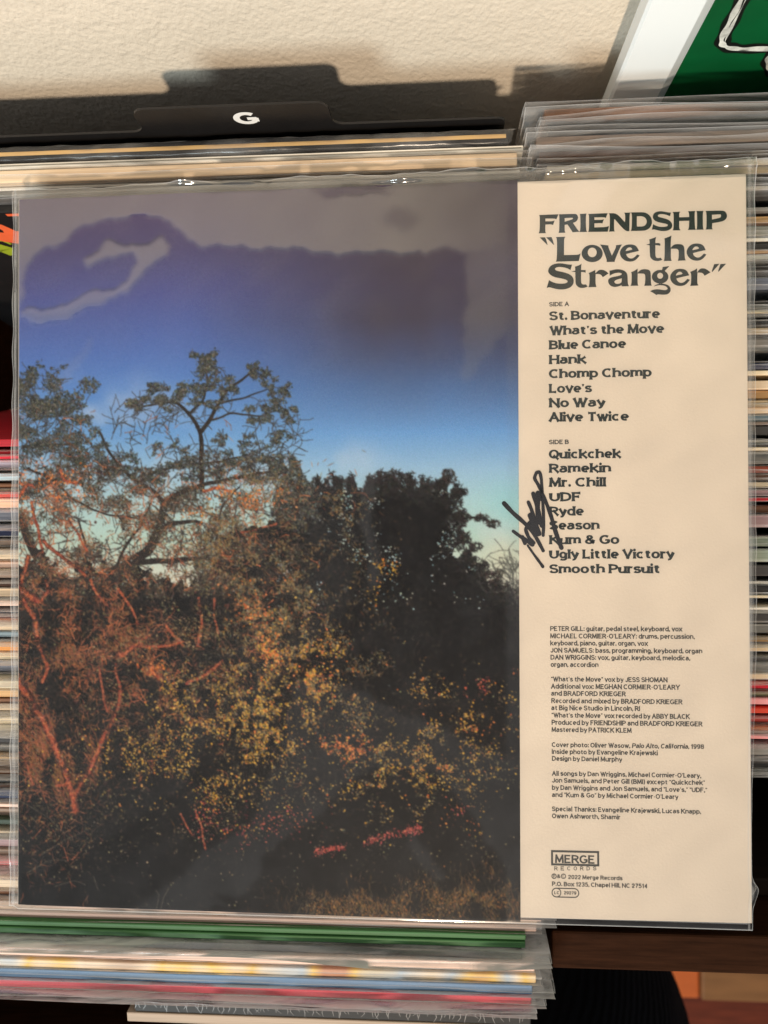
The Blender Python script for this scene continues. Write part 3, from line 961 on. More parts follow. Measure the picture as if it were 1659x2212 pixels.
def ridged_wrap(root, w, t, h):
    """tight wrap drawn up into fine ridges across the record's edge"""
    q = random.Random(9)
    pen = Pen((0, 0, h), (1, 0, 0), (0, 1, 0), (0, 0, 1), .00025)
    x = -w / 2 + .001
    while x < w / 2 - .001:
        k = q.uniform(.45, 1.0)
        pen.ribbon([(x, t / 2 - .0002), (x + q.uniform(-.0006, .0006), t * (.5 - .5 * k)), (x + q.uniform(-.0012, .0016), t * (.5 - k) + .0002)], [.00022, .00016, .00006])
        x += q.choice([.0012, .002, .0028, .004])
    pen.ribbon([(-w / 2 + w * i / 40, t / 2 - .0002 + .0003 * math.sin(i * 1.3)) for i in range(41)], [.00018] * 41)
    pen.build('shrink_wrap', plain('wrap_ridge', (.20, .19, .19), .35, .5), root)


build_front_left()


# ------------------------------------------------------------------ divider card with its G tab
def build_divider():
    y = 0.190
    tl, tr = on_y(280, 236, y), on_y(705, 214, y)
    sh = on_y(100, 291, y)[2]
    zt = tl[2]
    x0, x1 = tl[0], tr[0]
    r_ = .004

    def fillet(cx, cz, a0, a1, r=r_):
        return [(cx + r * math.cos(math.radians(a0 + (a1 - a0) * i / 6)), cz + r * math.sin(math.radians(a0 + (a1 - a0) * i / 6))) for i in range(7)]
    xr = 0.059
    q = .0058
    out = [(-.26, -.33), (xr, -.33)] + fillet(xr - .004, sh - .004, 0, 90) + fillet(x1 + q, sh + q, 270, 190, q) + fillet(x1 - q, zt - q, 0, 90, q)
    out += fillet(x0 + q, zt - q, 90, 180, q) + fillet(x0 - q, sh + q, -10, -90, q) + [(-.26, sh)]
    root = empty('divider_card', (-.1, y, -.33))
    tag(root, 'black plastic divider card whose raised tab carries a white letter G', 'divider card')
    o = [(a + .1, b + .33) for a, b in out]
    prism('card', o, -.0005, .0005, plain('black_plastic', (0.012, 0.011, 0.011), .38, .4, noise=.15, scale=30, bump=.00008, bscale=900), root)
    a, b = on_y(511, 266, y), on_y(552, 238, y)
    pen = Pen((.1, -.0005, .33), (1, 0, 0), (0, 0, 1), (0, -1, 0), .00015)
    st = dict(SANS, tv=.155, th=.12, wide=1.0)
    write(pen, 'G', a[0], a[2], b[2] - a[2], st, width=b[0] - a[0])
    pen.build('letter_g', plain('white_print', (.80, .80, .79), .5), root)


build_divider()


# ------------------------------------------------------------------ white-framed green print against the wall
def build_poster():
    yf, lean = 0.2045, math.radians(-1.0)
    a, b = on_y(1338, 190, yf), on_y(1470, 190, yf)
    x0, bw = a[0], b[0] - a[0]
    z0 = -.34
    root = empty('framed_print', (x0, yf, z0), (lean, 0, 0))
    tag(root, 'white-framed green print standing against the wall at top right', 'framed print')
    W, Hh = .46, .62
    white = plain('white_frame', (.86, .92, .95), .32, .5)
    main = bw * .80

    def bar(name, pts):   # frame section: flat face, then a bevel down to the print
        return mesh_from(name, pts[0], pts[1], white, root)
    sec = [(0, .009), (0, .0012), (.0012, 0), (main, 0), (main + .0006, .0004), (bw, .0045), (bw, .009)]
    v, f = [], []
    rings = [lambda d, y: (d, y, d), lambda d, y: (W - d, y, d), lambda d, y: (W - d, y, Hh - d), lambda d, y: (d, y, Hh - d)]
    for g in rings:
        v += [g(d, y) for d, y in sec]
    n = len(sec)
    for k in range(4):
        for i in range(n):
            f.append((k * n + i, ((k + 1) % 4) * n + i, ((k + 1) % 4) * n + (i + 1) % n, k * n + (i + 1) % n))
    bar('frame', (v, f))
    green = plain('green_print', (0.0028, 0.105, 0.030), .35, .4, noise=.30, scale=9, stretch=(1, 1, 2))
    box('print', (bw - .001, .0052, bw - .001), (W - bw + .001, .0075, Hh - bw + .001), green, root)
    yp = yf + .0051
    pen = Pen((0, .0052, 0), (1, 0, 0), (0, 0, 1), (0, -1, 0), .00015)
    pen2 = Pen((0, .0052, 0), (1, 0, 0), (0, 0, 1), (0, -1, 0), .00035)

    def L(u, v):
        p = on_y(829.4 + u / 2.0, v / 2.0, yp)
        return p[0] - x0, p[2] - z0
    lines = [[(1660, -160), (1600, -40), (1545, 80), (1495, 165), (1462, 232), (1470, 256), (1520, 268), (1600, 266), (1800, 262)],
             [(1575, 45), (1620, 42), (1700, 40), (1800, 38)],
             [(1700, 268), (1668, 300), (1662, 330), (1690, 370)]]
    for ln in lines:
        pts = [L(*p) for p in ln]
        sm = []
        for i in range(len(pts) - 1):
            for k in range(6):
                sm.append((pts[i][0] + (pts[i + 1][0] - pts[i][0]) * k / 6, pts[i][1] + (pts[i + 1][1] - pts[i][1]) * k / 6))
        sm.append(pts[-1])
        for _ in range(6):
            sm = [sm[0]] + [tuple((sm[i - 1][j] + 2 * sm[i][j] + sm[i + 1][j]) / 4 for j in (0, 1)) for i in range(1, len(sm) - 1)] + [sm[-1]]
        hw = [.0032 * (1 + .12 * math.sin(i * .8)) for i in range(len(sm))]
        pen.ribbon(sm, hw)
        off = [(p[0] - .0007, p[1] + .0005) for p in sm]
        pen2.ribbon(off, [.0011 * (1 + .35 * math.sin(i * .9 + 1)) for i in range(len(sm))])
        off = [(p[0] + .0012, p[1] - .0010) for p in sm[3:-3]]
        if len(off) > 4:
            pen2.ribbon(off, [.00035 * (1.2 + math.sin(i * .5)) for i in range(len(off))])
    pen.build('black_outline', plain('black_ink', (.008, .009, .008), .4), root)
    pen2.build('chrome_line', plain('silver_ink', (.62, .64, .60), .4, noise=.5, scale=120), root)


build_poster()


# ------------------------------------------------------------------ things below the rail
def build_below():
    c = on_z(1215, 2330, -.30)
    bm = bmesh.new()
    bmesh.ops.create_uvsphere(bm, u_segments=72, v_segments=40, radius=1)
    for v in bm.verts:
        w = 1 + .012 * math.sin(v.co.z * 9 + v.co.x * 5) + .008 * math.sin(v.co.y * 13 - v.co.x * 7)
        v.co = Vector((v.co.x * .122 * w, v.co.y * .122 * w, v.co.z * .26 * w + (-.14)))
        if v.co.z < -.33:
            v.co.z = -.33
    for f in bm.faces:
        f.smooth = True
    me = bpy.data.meshes.new('fabric_bundle')
    bm.to_mesh(me)
    bm.free()
    m, nt, N, p = new_mat('black_ribbed_fabric')
    p.inputs['Base Color'].default_value = (.008, .0085, .011, 1)
    p.inputs['Roughness'].default_value = .95
    p.inputs['Specular IOR Level'].default_value = .1
    tc = N.new('ShaderNodeTexCoord')
    mp = N.new('ShaderNodeMapping')
    mp.inputs['Rotation'].default_value = (0, 0, .8)
    wv = N.new('ShaderNodeTexWave')
    wv.inputs['Scale'].default_value = 60
    wv.inputs['Distortion'].default_value = 2
    bp = N.new('ShaderNodeBump')
    bp.inputs['Distance'].default_value = .002
    nt.links.new(tc.outputs['Object'], mp.inputs[0])
    nt.links.new(mp.outputs[0], wv.inputs[0])
    nt.links.new(wv.outputs[0], bp.inputs['Height'])
    nt.links.new(bp.outputs[0], p.inputs['Normal'])
    o = link('fabric_bundle', me, m)
    o.location = (c[0], c[1], c[2])
    tag(o, 'black ribbed fabric bulging below the dark wooden rail', 'fabric')
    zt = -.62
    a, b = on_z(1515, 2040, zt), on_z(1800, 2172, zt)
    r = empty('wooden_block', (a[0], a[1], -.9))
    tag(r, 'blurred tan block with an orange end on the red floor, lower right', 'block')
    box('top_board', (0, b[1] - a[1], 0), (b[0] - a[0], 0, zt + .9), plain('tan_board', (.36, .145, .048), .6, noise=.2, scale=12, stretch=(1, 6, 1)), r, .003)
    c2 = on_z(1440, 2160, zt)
    box('orange_end', (c2[0] - a[0], c2[1] - a[1], 0), (-.001, 0, zt + .9 - .004), plain('orange_paint', (.85, .17, .035), .55, noise=.12, scale=20), r, .003)  # bright orange puts the lit edge of the block into its colour


build_below()


# ------------------------------------------------------------------ the picture printed on the cover (a dusk wood, painted dab by dab)
PW, PH = 700, 1008
AX0, AX1, AY0, AY1 = -0.1565, 0.0622, -0.1570, 0.1565


def to_canvas(u, v):
    p = on_z(u, v, 0)
    return (p[0] - AX0) / (AX1 - AX0) * PW, (AY1 - p[1]) / (AY1 - AY0) * PH


KS = PW / (AX1 - AX0) * 0.1987e-3      # canvas pixels per photograph pixel


def paint():
    im = np.zeros((PH, PW, 3))
    yy, xx = np.mgrid[0:PH, 0:PW]
    ph_y = 425 + yy / PH * 1545       # about the photograph's own rows and columns
    ph_x = 40 + xx / PW * 1080

    def smooth(shape, cell):
        h, w = shape
        g = R.random((h // cell + 3, w // cell + 3))
        y = np.arange(h) / cell
        x = np.arange(w) / cell
        y0, x0 = y.astype(int), x.astype(int)
        fy, fx = (y - y0), (x - x0)
        fy, fx = (fy * fy * (3 - 2 * fy))[:, None], (fx * fx * (3 - 2 * fx))[None]
        return (g[y0][:, x0] * (1 - fx) + g[y0][:, x0 + 1] * fx) * (1 - fy) + (g[y0 + 1][:, x0] * (1 - fx) + g[y0 + 1][:, x0 + 1] * fx) * fy

    def fbm(cell):
        return (smooth((PH, PW), cell) + .5 * smooth((PH, PW), max(2, cell // 2)) + .25 * smooth((PH, PW), max(2, cell // 4))) / 1.75

    def gauss(*spots):
        g = np.zeros((PH, PW))
        for cx, cy, rx, ry, k in spots:
            g = np.maximum(g, k * np.exp(-(((ph_x - cx) / rx) ** 2 + ((ph_y - cy) / ry) ** 2)))
        return g

    def inside(poly, ragged=0.0):
        pts = [to_canvas(*p) for p in poly]
        m = np.zeros((PH, PW), bool)
        yy, xx = np.mgrid[0:PH, 0:PW].astype(float)
        if ragged:
            yy += (fbm(34) - .5) * ragged * 2 + (fbm(9) - .5) * ragged * .7
            xx += (fbm(28) - .5) * ragged
        j = len(pts) - 1
        for i in range(len(pts)):
            xi, yi = pts[i]
            xj, yj = pts[j]
            m ^= ((yi > yy) != (yj > yy)) & (xx < (xj - xi) * (yy - yi) / (yj - yi + 1e-9) + xi)
            j = i
        return m

    def splat(x, y, a, b, th, col, op=1.0):
        x, y, a, b, th = (np.broadcast_to(np.asarray(q, float), np.shape(x)) for q in (x, y, a, b, th))
        col = np.broadcast_to(np.asarray(col, float), (len(x), 3))
        r = int(math.ceil(max(a.max(), b.max()))) + 1
        xi, yi = np.floor(x).astype(int), np.floor(y).astype(int)
        ct, sn = np.cos(th), np.sin(th)
        for dy in range(-r, r + 1):
            for dx in range(-r, r + 1):
                px, py = xi + dx, yi + dy
                ex, ey = px + .5 - x, py + .5 - y
                q = np.sqrt(((ex * ct + ey * sn) / a) ** 2 + ((-ex * sn + ey * ct) / b) ** 2)
                al = np.clip((1 - q) * np.minimum(a, b) + .5, 0, 1) * op
                ok = (al > .02) & (px >= 0) & (px < PW) & (py >= 0) & (py < PH)
                if ok.any():
                    X_, Y_, A_ = px[ok], py[ok], al[ok][:, None]
                    im[Y_, X_] = im[Y_, X_] * (1 - A_) + col[ok] * A_

    def colours(cols, n, jit):
        c = np.array(cols, float)[R.integers(0, len(cols), n)]
        return np.clip(c + R.normal(0, jit, (n, 1)) + R.normal(0, jit * .35, (n, 3)), 8, 250)

    def dabs(xy, smin, smax, cols, op=1.0, thin=.55, jit=14):
        n = len(xy)
        if n:
            s = R.uniform(smin, smax, n) * KS
            splat(xy[:, 0], xy[:, 1], s, s * R.uniform(thin * .6, 1, n), R.uniform(0, 3.14, n), colours(cols, n, jit), op)

    def needles(xy, lmin, lmax, w, cols, op=.9, jit=14, ang=None):
        n = len(xy)
        if n:
            th = R.uniform(0, 3.14, n) if ang is None else R.normal(ang[0], ang[1], n)
            splat(xy[:, 0], xy[:, 1], R.uniform(lmin, lmax, n) * KS, np.full(n, w * KS), th, colours(cols, n, jit), op)

    def blob(cx, cy, rx, ry, n, hard=2.0):
        x, y = to_canvas(cx, cy)
        a = R.uniform(0, 6.2832, n)
        r = R.random(n) ** (1 / hard)
        return np.c_[x + np.cos(a) * r * rx * KS, y + np.sin(a) * r * ry * KS]

    def field(weight, n):
        w = np.clip(weight, 0, None).ravel()
        idx = R.choice(PH * PW, n, p=w / w.sum())
        return np.c_[idx % PW + R.random(n), idx // PW + R.random(n)]

    def path_of(pts, wiggle):
        p = np.array([to_canvas(*q) for q in pts])
        seg = np.linalg.norm(np.diff(p, axis=0), axis=1)
        n = max(4, int(seg.sum() / .7))
        t = np.linspace(0, seg.sum(), n)
        cum = np.r_[0, np.cumsum(seg)]
        x, y = np.interp(t, cum, p[:, 0]), np.interp(t, cum, p[:, 1])
        if len(pts) > 2 and n > 40:
            k = np.ones(21) / 21
            xp, yp = np.pad(x, 10, 'edge'), np.pad(y, 10, 'edge')
            x, y = np.convolve(xp, k, 'valid'), np.convolve(yp, k, 'valid')
        if wiggle:
            ph = R.uniform(0, 6, 4)
            x = x + wiggle * KS * (np.sin(t * .06 + ph[0]) + .6 * np.sin(t * .17 + ph[1]))
            y = y + wiggle * KS * (np.sin(t * .07 + ph[2]) + .6 * np.sin(t * .19 + ph[3]))
        return x, y

    def stroke(pts, w0, w1, col, rough=.25, jit=12, wiggle=0.0, op=1.0):
        x, y = path_of(pts, wiggle)
        w = np.maximum(np.linspace(w0, w1, len(x)) * .5 * KS * (1 + R.normal(0, rough, len(x)) * .6), .42)
        splat(x, y, w, w, 0, np.clip(np.array(col, float) + R.normal(0, jit, (len(x), 1)), 6, 250), op)
        return np.c_[x, y]

    def twigs(start, ang, length, w, col, depth, spread=.6, jit=8):
        x, y = start
        n = max(3, int(length / 6))
        pts = [(x, y)]
        for _ in range(n):
            ang += R.normal(0, .22)
            x += math.cos(ang) * length / n
            y -= math.sin(ang) * length / n
            pts.append((x, y))
            if depth > 0 and R.random() < .34:
                twigs((x, y), ang + R.choice([-1, 1]) * R.uniform(.4, spread + .5), length * R.uniform(.35, .65), w * .65, col, depth - 1, spread, jit)
        stroke(pts, w, w * .5, col, .2, jit, 0, .9)

    # ---- sky; top stops carry some of the sleeve's purple veil
    stops = [(400, (84, 70, 100)), (540, (80, 76, 118)), (640, (80, 88, 150)), (760, (82, 112, 182)), (850, (88, 134, 202)), (950, (108, 158, 214)), (1030, (150, 188, 220)), (1100, (170, 204, 214)), (1180, (178, 206, 200)), (1260, (206, 212, 204)), (1320, (226, 214, 190)), (2100, (230, 214, 188))]
    for k in range(3):
        im[..., k] = np.interp(ph_y, [s[0] for s in stops], [s[1][k] for s in stops])
    n = fbm(120)
    right = np.clip((ph_x - 400) / 520, 0, 1) ** 1.1 * np.clip((950 - ph_y) / 240, 0, 1)
    im += (np.array([64, 55, 64]) - im) * (.85 * right * (.72 + .56 * n))[..., None].clip(0, .92)
    cl = np.clip((fbm(70) - .42) * 3.2, 0, 1) * gauss((230, 950, 140, 100, 1), (660, 1020, 130, 46, 1), (1050, 1170, 80, 50, .7), (330, 900, 120, 50, .5))
    im += cl[..., None] * (np.array([212, 212, 220]) - im) * .8
    im += (gauss((1100, 1215, 60, 50, .5)) * np.clip(fbm(60) * 1.8, 0, 1))[..., None] * (np.array([212, 204, 174]) - im)
    im += (gauss((1105, 1110, 70, 60, .35)))[..., None] * (np.array([120, 196, 206]) - im)

    # ---- masses
    base = np.array([20, 19, 21])
    low = inside([(-80, 1200), (70, 1215), (130, 1235), (200, 1205), (260, 1222), (300, 1240), (420, 1250), (470, 1180), (560, 1120), (640, 1120), (760, 1150), (1130, 1330), (1230, 1420), (1230, 2120), (-80, 2120)], 46)
    bush = inside([(600, 1110), (640, 1066), (690, 1072), (740, 1056), (800, 1066), (850, 1052), (910, 1064), (962, 1062), (980, 1088), (968, 1120), (990, 1150), (978, 1205), (1020, 1218), (1052, 1268), (1086, 1280), (1130, 1335), (1220, 1400), (1220, 1500), (560, 1500), (570, 1250)], 8)
    low_soft = low & ~((gauss((330, 1226, 24, 16, .8), (360, 1242, 22, 14, .8), (160, 1245, 20, 16, 1)) * np.clip(fbm(12) * 2.4 - .35, 0, 1.4) > .42))
    wob = fbm(14)
    for m in (low_soft, bush):
        im[m] = base + (wob[m][:, None] - .5) * 18
    # undertone of dim growth inside the masses
    glow = gauss((180, 1450, 260, 260, 1), (560, 1380, 200, 260, .9), (640, 1560, 260, 160, .7), (900, 1560, 200, 120, .4)) * low
    needles(field(glow, 15000), 1.5, 5.0, .62, [(56, 48, 42), (70, 56, 46), (48, 46, 42), (84, 62, 48), (40, 38, 38)], .75, 10)
    needles(field(bush * (1 - np.clip((ph_y - 1300) / 200, 0, 1)), 2600), 1.5, 4.5, .7, [(44, 42, 40), (52, 48, 42), (38, 38, 40), (58, 50, 44)], .7, 8)

    # ---- ragged rim of the thicket
    DK = [(30, 30, 31), (38, 38, 38), (25, 25, 28), (48, 44, 42)]
    rim = [(610, 1094), (640, 1066), (668, 1068), (700, 1062), (730, 1050), (760, 1058), (795, 1054), (825, 1052), (850, 1048), (880, 1048), (910, 1056), (945, 1056), (975, 1072), (980, 1115), (982, 1160), (1000, 1205), (1030, 1232), (1060, 1262), (1090, 1285), (1112, 1310)]
    for x, y in rim:
        for _ in range(5):
            a = R.uniform(.2, 2.2) if x < 960 else R.uniform(-.4, 1.4)
            ln = R.uniform(10, 34)
            ex, ey = x + math.cos(a) * ln + R.normal(0, 5), y - math.sin(a) * ln
            stroke([(x + R.normal(0, 9), y + 12), (ex, ey)], 5, 2.5, (36, 34, 37), .5, 6)
            q = np.linspace(.3, 1, 5)
            for t in q:
                needles(blob(x + (ex - x) * t, y + (ey - y) * t, 8, 7, 7), 2, 5, .9, DK + [(56, 46, 46)], 1, 8)
        needles(blob(x, y + 12, 24, 18, 130), 2, 5.5, 1.0, DK, 1, 8)
    for q in ([(975, 1140), (1005, 1116), (1040, 1118), (1065, 1130)], [(978, 1180), (1003, 1165), (1026, 1180)], [(958, 1066), (970, 1034), (966, 1022)], [(1020, 1228), (1052, 1240), (1076, 1238)], [(1040, 1258), (1070, 1256)]):
        stroke(q, 5, 2.5, (34, 32, 34))
        for p in q[1:]:
            needles(blob(p[0], p[1], 15, 9, 60), 1.5, 4.5, .9, DK + [(66, 48, 46)], 1, 8)
    for _ in range(9):
        twigs((1112 + R.normal(0, 6), 1290 + R.normal(0, 20)), R.uniform(1.0, 2.4), R.uniform(40, 100), 1.3, (74, 76, 74), 2)
    gapw = np.clip((fbm(22) - .56) * 9, 0, 1) * np.clip((1330 - ph_y) / 200, 0, 1) * bush
    dabs(field(gapw, 380), .9, 2.6, [(170, 196, 200), (140, 176, 190), (196, 200, 190)], .9)

    # ---- left wood: limbs first, then twigs and leaf veil over pale sky
    BARK = (40, 35, 34)
    limbs = [([(40, 1330), (110, 1290), (180, 1262), (240, 1240), (290, 1215), (325, 1185), (348, 1130), (358, 1085), (392, 1062), (440, 1045)], 34, 9), ([(345, 1140), (378, 1128), (415, 1126), (440, 1130)], 12, 5), ([(290, 1215), (350, 1212), (420, 1205), (500, 1212)], 13, 5),
             ([(437, 1060), (437, 1000), (434, 935), (410, 893), (380, 865), (345, 868), (300, 880)], 11, 3), ([(434, 935), (452, 908), (470, 872), (490, 842), (530, 815), (560, 790)], 9, 3), ([(410, 893), (440, 862), (450, 822), (442, 780)], 5, 2.2),
             ([(470, 872), (520, 860), (580, 838)], 4, 2), ([(452, 908), (500, 890), (560, 900), (610, 880)], 4, 2), ([(215, 930), (232, 970), (262, 1008), (300, 1042), (330, 1058), (355, 1085)], 4, 8),
             ([(300, 1045), (330, 1020), (380, 1005), (450, 1000), (520, 985)], 6, 3), ([(440, 1045), (500, 1035), (560, 1020), (620, 1015)], 8, 4), ([(48, 1110), (62, 1165), (90, 1215), (130, 1262)], 14, 22), ([(50, 965), (120, 958), (170, 960)], 7, 4),
             ([(480, 1210), (470, 1150), (480, 1090), (520, 1050)], 5, 3), ([(60, 1010), (110, 1030), (160, 1080), (230, 1110), (300, 1120)], 5, 3), ([(250, 1240), (270, 1180), (310, 1130), (330, 1080)], 7, 3), ([(180, 1262), (190, 1190), (170, 1120)], 8, 3)]
    for pts, w0, w1 in limbs:
        stroke(pts, w0, w1, BARK, .15, 6, 1.0)
    mass = low | bush | inside([(30, 985), (150, 945), (210, 990), (300, 1010), (400, 990), (440, 960), (520, 985), (600, 950), (645, 990), (660, 1040), (655, 1120), (640, 1280), (30, 1300)])
    holes = np.clip(gauss((90, 1146, 26, 24, 1), (122, 1172, 30, 26, 1), (404, 1132, 34, 20, 1), (385, 1166, 30, 18, .9), (330, 1222, 30, 20, 1), (365, 1240, 26, 16, 1), (220, 1150, 30, 26, .7), (265, 1190, 24, 18, .7), (472, 1098, 22, 16, .8), (300, 985, 34, 30, .8), (470, 965, 24, 26, .8), (530, 1000, 18, 14, .7), (250, 950, 30, 26, .9), (600, 985, 20, 16, .7), (160, 1245, 18, 14, .8)) * 1.25, 0, 1)
    zone = inside([(30, 985), (150, 945), (210, 990), (300, 1010), (400, 990), (440, 960), (520, 985), (600, 950), (650, 1000), (655, 1120), (640, 1280), (30, 1300)])
    dens = np.clip((fbm(22) - .40) * 4.0, .03, 1) * np.clip((ph_y - 930) / 120, .35, 1) * zone * (1 - .95 * holes)
    LEAFY = [(50, 46, 43), (64, 57, 50), (40, 38, 38), (84, 68, 56), (74, 72, 62), (98, 78, 62)]
    needles(field(dens, 12500), 1.5, 4.6, .8, LEAFY, .92, 10)
    dabs(field(dens, 3000), 1.2, 3.2, LEAFY + [(104, 98, 80)], .9, .4)
    dabs(field(dens * (ph_y > 1000), 700), .8, 1.8, [(168, 178, 174), (196, 188, 168), (150, 176, 186)], .8)
    for _ in range(230):
        twigs((R.uniform(45, 640), R.uniform(985, 1300)), R.uniform(0, 6.28), R.uniform(20, 70), 2.0, (44, 39, 39), 1)
    for _ in range(60):
        twigs((R.uniform(240, 640), R.uniform(880, 1010)), R.uniform(.3, 2.8), R.uniform(20, 60), 1.6, (58, 54, 54), 1)
    LF = [(58, 62, 60), (46, 52, 54), (72, 74, 68), (38, 42, 46), (86, 86, 80), (62, 56, 54)]
    crowns = [(60, 850, 44, 50, 520), (110, 880, 66, 60, 900), (75, 930, 70, 46, 800), (150, 905, 46, 38, 420), (120, 800, 22, 16, 40), (70, 798, 16, 26, 40), (140, 970, 70, 30, 420), (220, 990, 50, 24, 180),
              (300, 872, 30, 15, 200), (340, 842, 32, 17, 220), (365, 864, 32, 18, 200), (395, 840, 26, 15, 160), (440, 774, 18, 22, 170), (455, 800, 28, 26, 280), (482, 830, 24, 24, 200), (430, 842, 18, 24, 130), (450, 872, 36, 10, 120),
              (545, 800, 19, 18, 110), (570, 818, 24, 22, 140), (610, 838, 20, 14, 90), (590, 876, 32, 20, 160), (620, 902, 17, 20, 90), (560, 906, 34, 22, 160), (600, 945, 32, 17, 120), (655, 1050, 24, 40, 300), (640, 1010, 24, 30, 220), (660, 1100, 34, 40, 300), (540, 960, 28, 16, 100),
              (285, 985, 18, 12, 50), (335, 965, 12, 13, 40), (395, 975, 20, 18, 90), (335, 1022, 38, 16, 140), (430, 1012, 58, 20, 220), (520, 992, 42, 20, 200), (600, 1012, 40, 26, 330), (620, 1050, 30, 40, 360), (260, 1012, 36, 16, 130), (480, 950, 26, 14, 70), (215, 960, 22, 12, 60)]
    for cx, cy, rx, ry, nn in crowns:
        for _ in range(max(2, nn // 50)):
            twigs((cx + R.normal(0, rx * .35), cy + R.normal(0, ry * .35)), R.uniform(0, 6.28), R.uniform(.5, 1.1) * rx, 1.7, (56, 53, 54), 1)
        sub = np.concatenate([blob(cx + R.normal(0, rx * .55), cy + R.normal(0, ry * .55), rx * .34, ry * .34, max(5, int(nn / 7.5)), 1.6) for _ in range(9)])
        needles(sub, 1.4, 3.6, 1.0, LF, .92, 10)
        dabs(sub[::2] + R.normal(0, 2.0, sub[::2].shape), 1.2, 3.0, LF, .95, .5, 10)
        dabs(sub[::6], .8, 2.0, [(116, 118, 104), (126, 116, 88), (118, 132, 146)], .8)

    # ---- warm light on bark and brush
    rust = gauss((110, 1180, 120, 160, 1), (200, 1380, 160, 160, 1), (90, 1600, 90, 200, .8), (400, 1150, 200, 120, .55), (330, 1480, 160, 130, .8), (560, 1090, 120, 60, .5), (590, 1330, 90, 120, .35)) * np.clip((fbm(24) - .34) * 4, .04, 1) * (1 - .9 * holes)
    needles(field(rust * np.where(ph_y < 1230, .55, 1), 6200), 1.5, 6.0, .62, [(158, 92, 62), (124, 80, 60), (186, 106, 68), (98, 70, 56), (204, 126, 80), (150, 116, 84)], .88, 16)
    for _ in range(560):
        p = field(rust, 1)[0]
        x, y = 40 + p[0] / PW * 1080, 425 + p[1] / PH * 1545
        twigs((x, y), R.uniform(0, 6.28), R.uniform(8, 30), R.uniform(1.2, 2.6), [(176, 98, 70), (148, 86, 64), (196, 112, 74), (122, 80, 62)][R.integers(4)], 1, jit=16)
    OR = (200, 104, 70)
    lit = [([(40, 1080), (62, 1045), (78, 1052)], 7), ([(70, 1080), (82, 1140), (95, 1200)], 6), ([(95, 1165), (120, 1190), (150, 1215), (190, 1245)], 8), ([(65, 1200), (48, 1250), (55, 1300), (78, 1340)], 10), ([(80, 1345), (84, 1385), (92, 1410)], 13),
           ([(36, 1260), (62, 1285), (90, 1300)], 18), ([(92, 1300), (108, 1280), (100, 1250)], 8), ([(92, 1410), (108, 1440), (95, 1480)], 9), ([(130, 1010), (140, 1035), (172, 1045)], 7), ([(36, 1462), (66, 1510), (100, 1570), (130, 1630), (150, 1690), (168, 1760)], 19), ([(165, 1720), (192, 1670), (216, 1620), (240, 1570), (256, 1530), (262, 1490)], 12),
           ([(262, 1490), (252, 1450), (258, 1415)], 6), ([(430, 1290), (436, 1340), (428, 1400)], 7), ([(462, 1290), (466, 1330), (474, 1370)], 5), ([(255, 1415), (290, 1395), (340, 1400), (400, 1385)], 7), ([(330, 1370), (300, 1390), (262, 1420)], 8), ([(400, 1480), (440, 1460), (486, 1425)], 8),
           ([(215, 1440), (222, 1490), (236, 1540)], 5), ([(120, 1700), (150, 1700), (170, 1722)], 5), ([(75, 1700), (60, 1650), (40, 1620)], 4), ([(196, 1450), (182, 1486)], 8), ([(255, 1270), (285, 1310), (300, 1350)], 6), ([(195, 1250), (215, 1290), (240, 1310)], 6),
           ([(330, 1450), (352, 1470)], 16), ([(420, 1735), (440, 1790), (446, 1840)], 3.5), ([(392, 1760), (420, 1810)], 3.5), ([(440, 1060), (470, 1050), (500, 1062)], 6), ([(520, 1150), (560, 1140), (600, 1130)], 4), ([(360, 1350), (380, 1380), (400, 1400)], 6), ([(150, 1120), (175, 1160), (190, 1190)], 5)]
    for cx, cy, rx, ry, nn in ((100, 1590, 26, 50, 420), (140, 1680, 26, 60, 420), (60, 1510, 26, 40, 300), (205, 1640, 18, 60, 200), (70, 1640, 30, 60, 300), (330, 1450, 24, 14, 160), (150, 1420, 50, 26, 200), (270, 1380, 60, 24, 260)):
        needles(blob(cx, cy, rx, ry, nn, 1.5), 2, 6.5, .7, [(150, 86, 62), (112, 72, 54), (178, 104, 72), (84, 62, 50), (132, 104, 62)], .88, 14, (1.0, .5))
    for pts, w in lit:
        k = R.integers(-18, 18)
        w *= .62
        path = stroke(pts, w * 1.3, w * .9, (66, 44, 38), .6, 12, 1.5)
        keep = (np.sin(np.arange(len(path)) * .045 + R.uniform(0, 6)) + R.normal(0, .6, len(path))) > -.6
        path = path[keep]
        path = np.repeat(path, 2, 0)
        off = R.normal(0, w * .22 * KS, path.shape)
        needles(path + off, w * .14 + .8, w * .3 + 1.6, .55 + w * .02, [(OR[0] + k, OR[1] + k * .6, OR[2]), (OR[0] - 40, OR[1] - 30, OR[2] - 14), (OR[0] + 18, OR[1] + 28, OR[2] + 20), (OR[0] - 80, OR[1] - 50, OR[2] - 24)], .9, 14)

    # ---- leaves: dull, golden, orange and red, drifting into each other
    DULL = [(128, 116, 84), (104, 94, 72), (140, 116, 82), (88, 82, 66), (156, 138, 102)]
    GOLD = [(222, 174, 66), (202, 152, 58), (230, 186, 96), (184, 134, 60), (146, 108, 54)]
    ORG = [(228, 128, 62), (204, 106, 58), (236, 150, 84), (156, 84, 52)]
    RED = [(190, 82, 74), (160, 60, 60), (208, 108, 92), (120, 52, 52)]
    fine, mid = fbm(9), fbm(30)
    tex = np.clip((fine - .36) * 4, 0, 1) * np.clip((mid - .36) * 5, .03, 1)
    notright = np.where(ph_x > 690, np.clip((ph_y - 1400) / 140, .04, 1), 1)
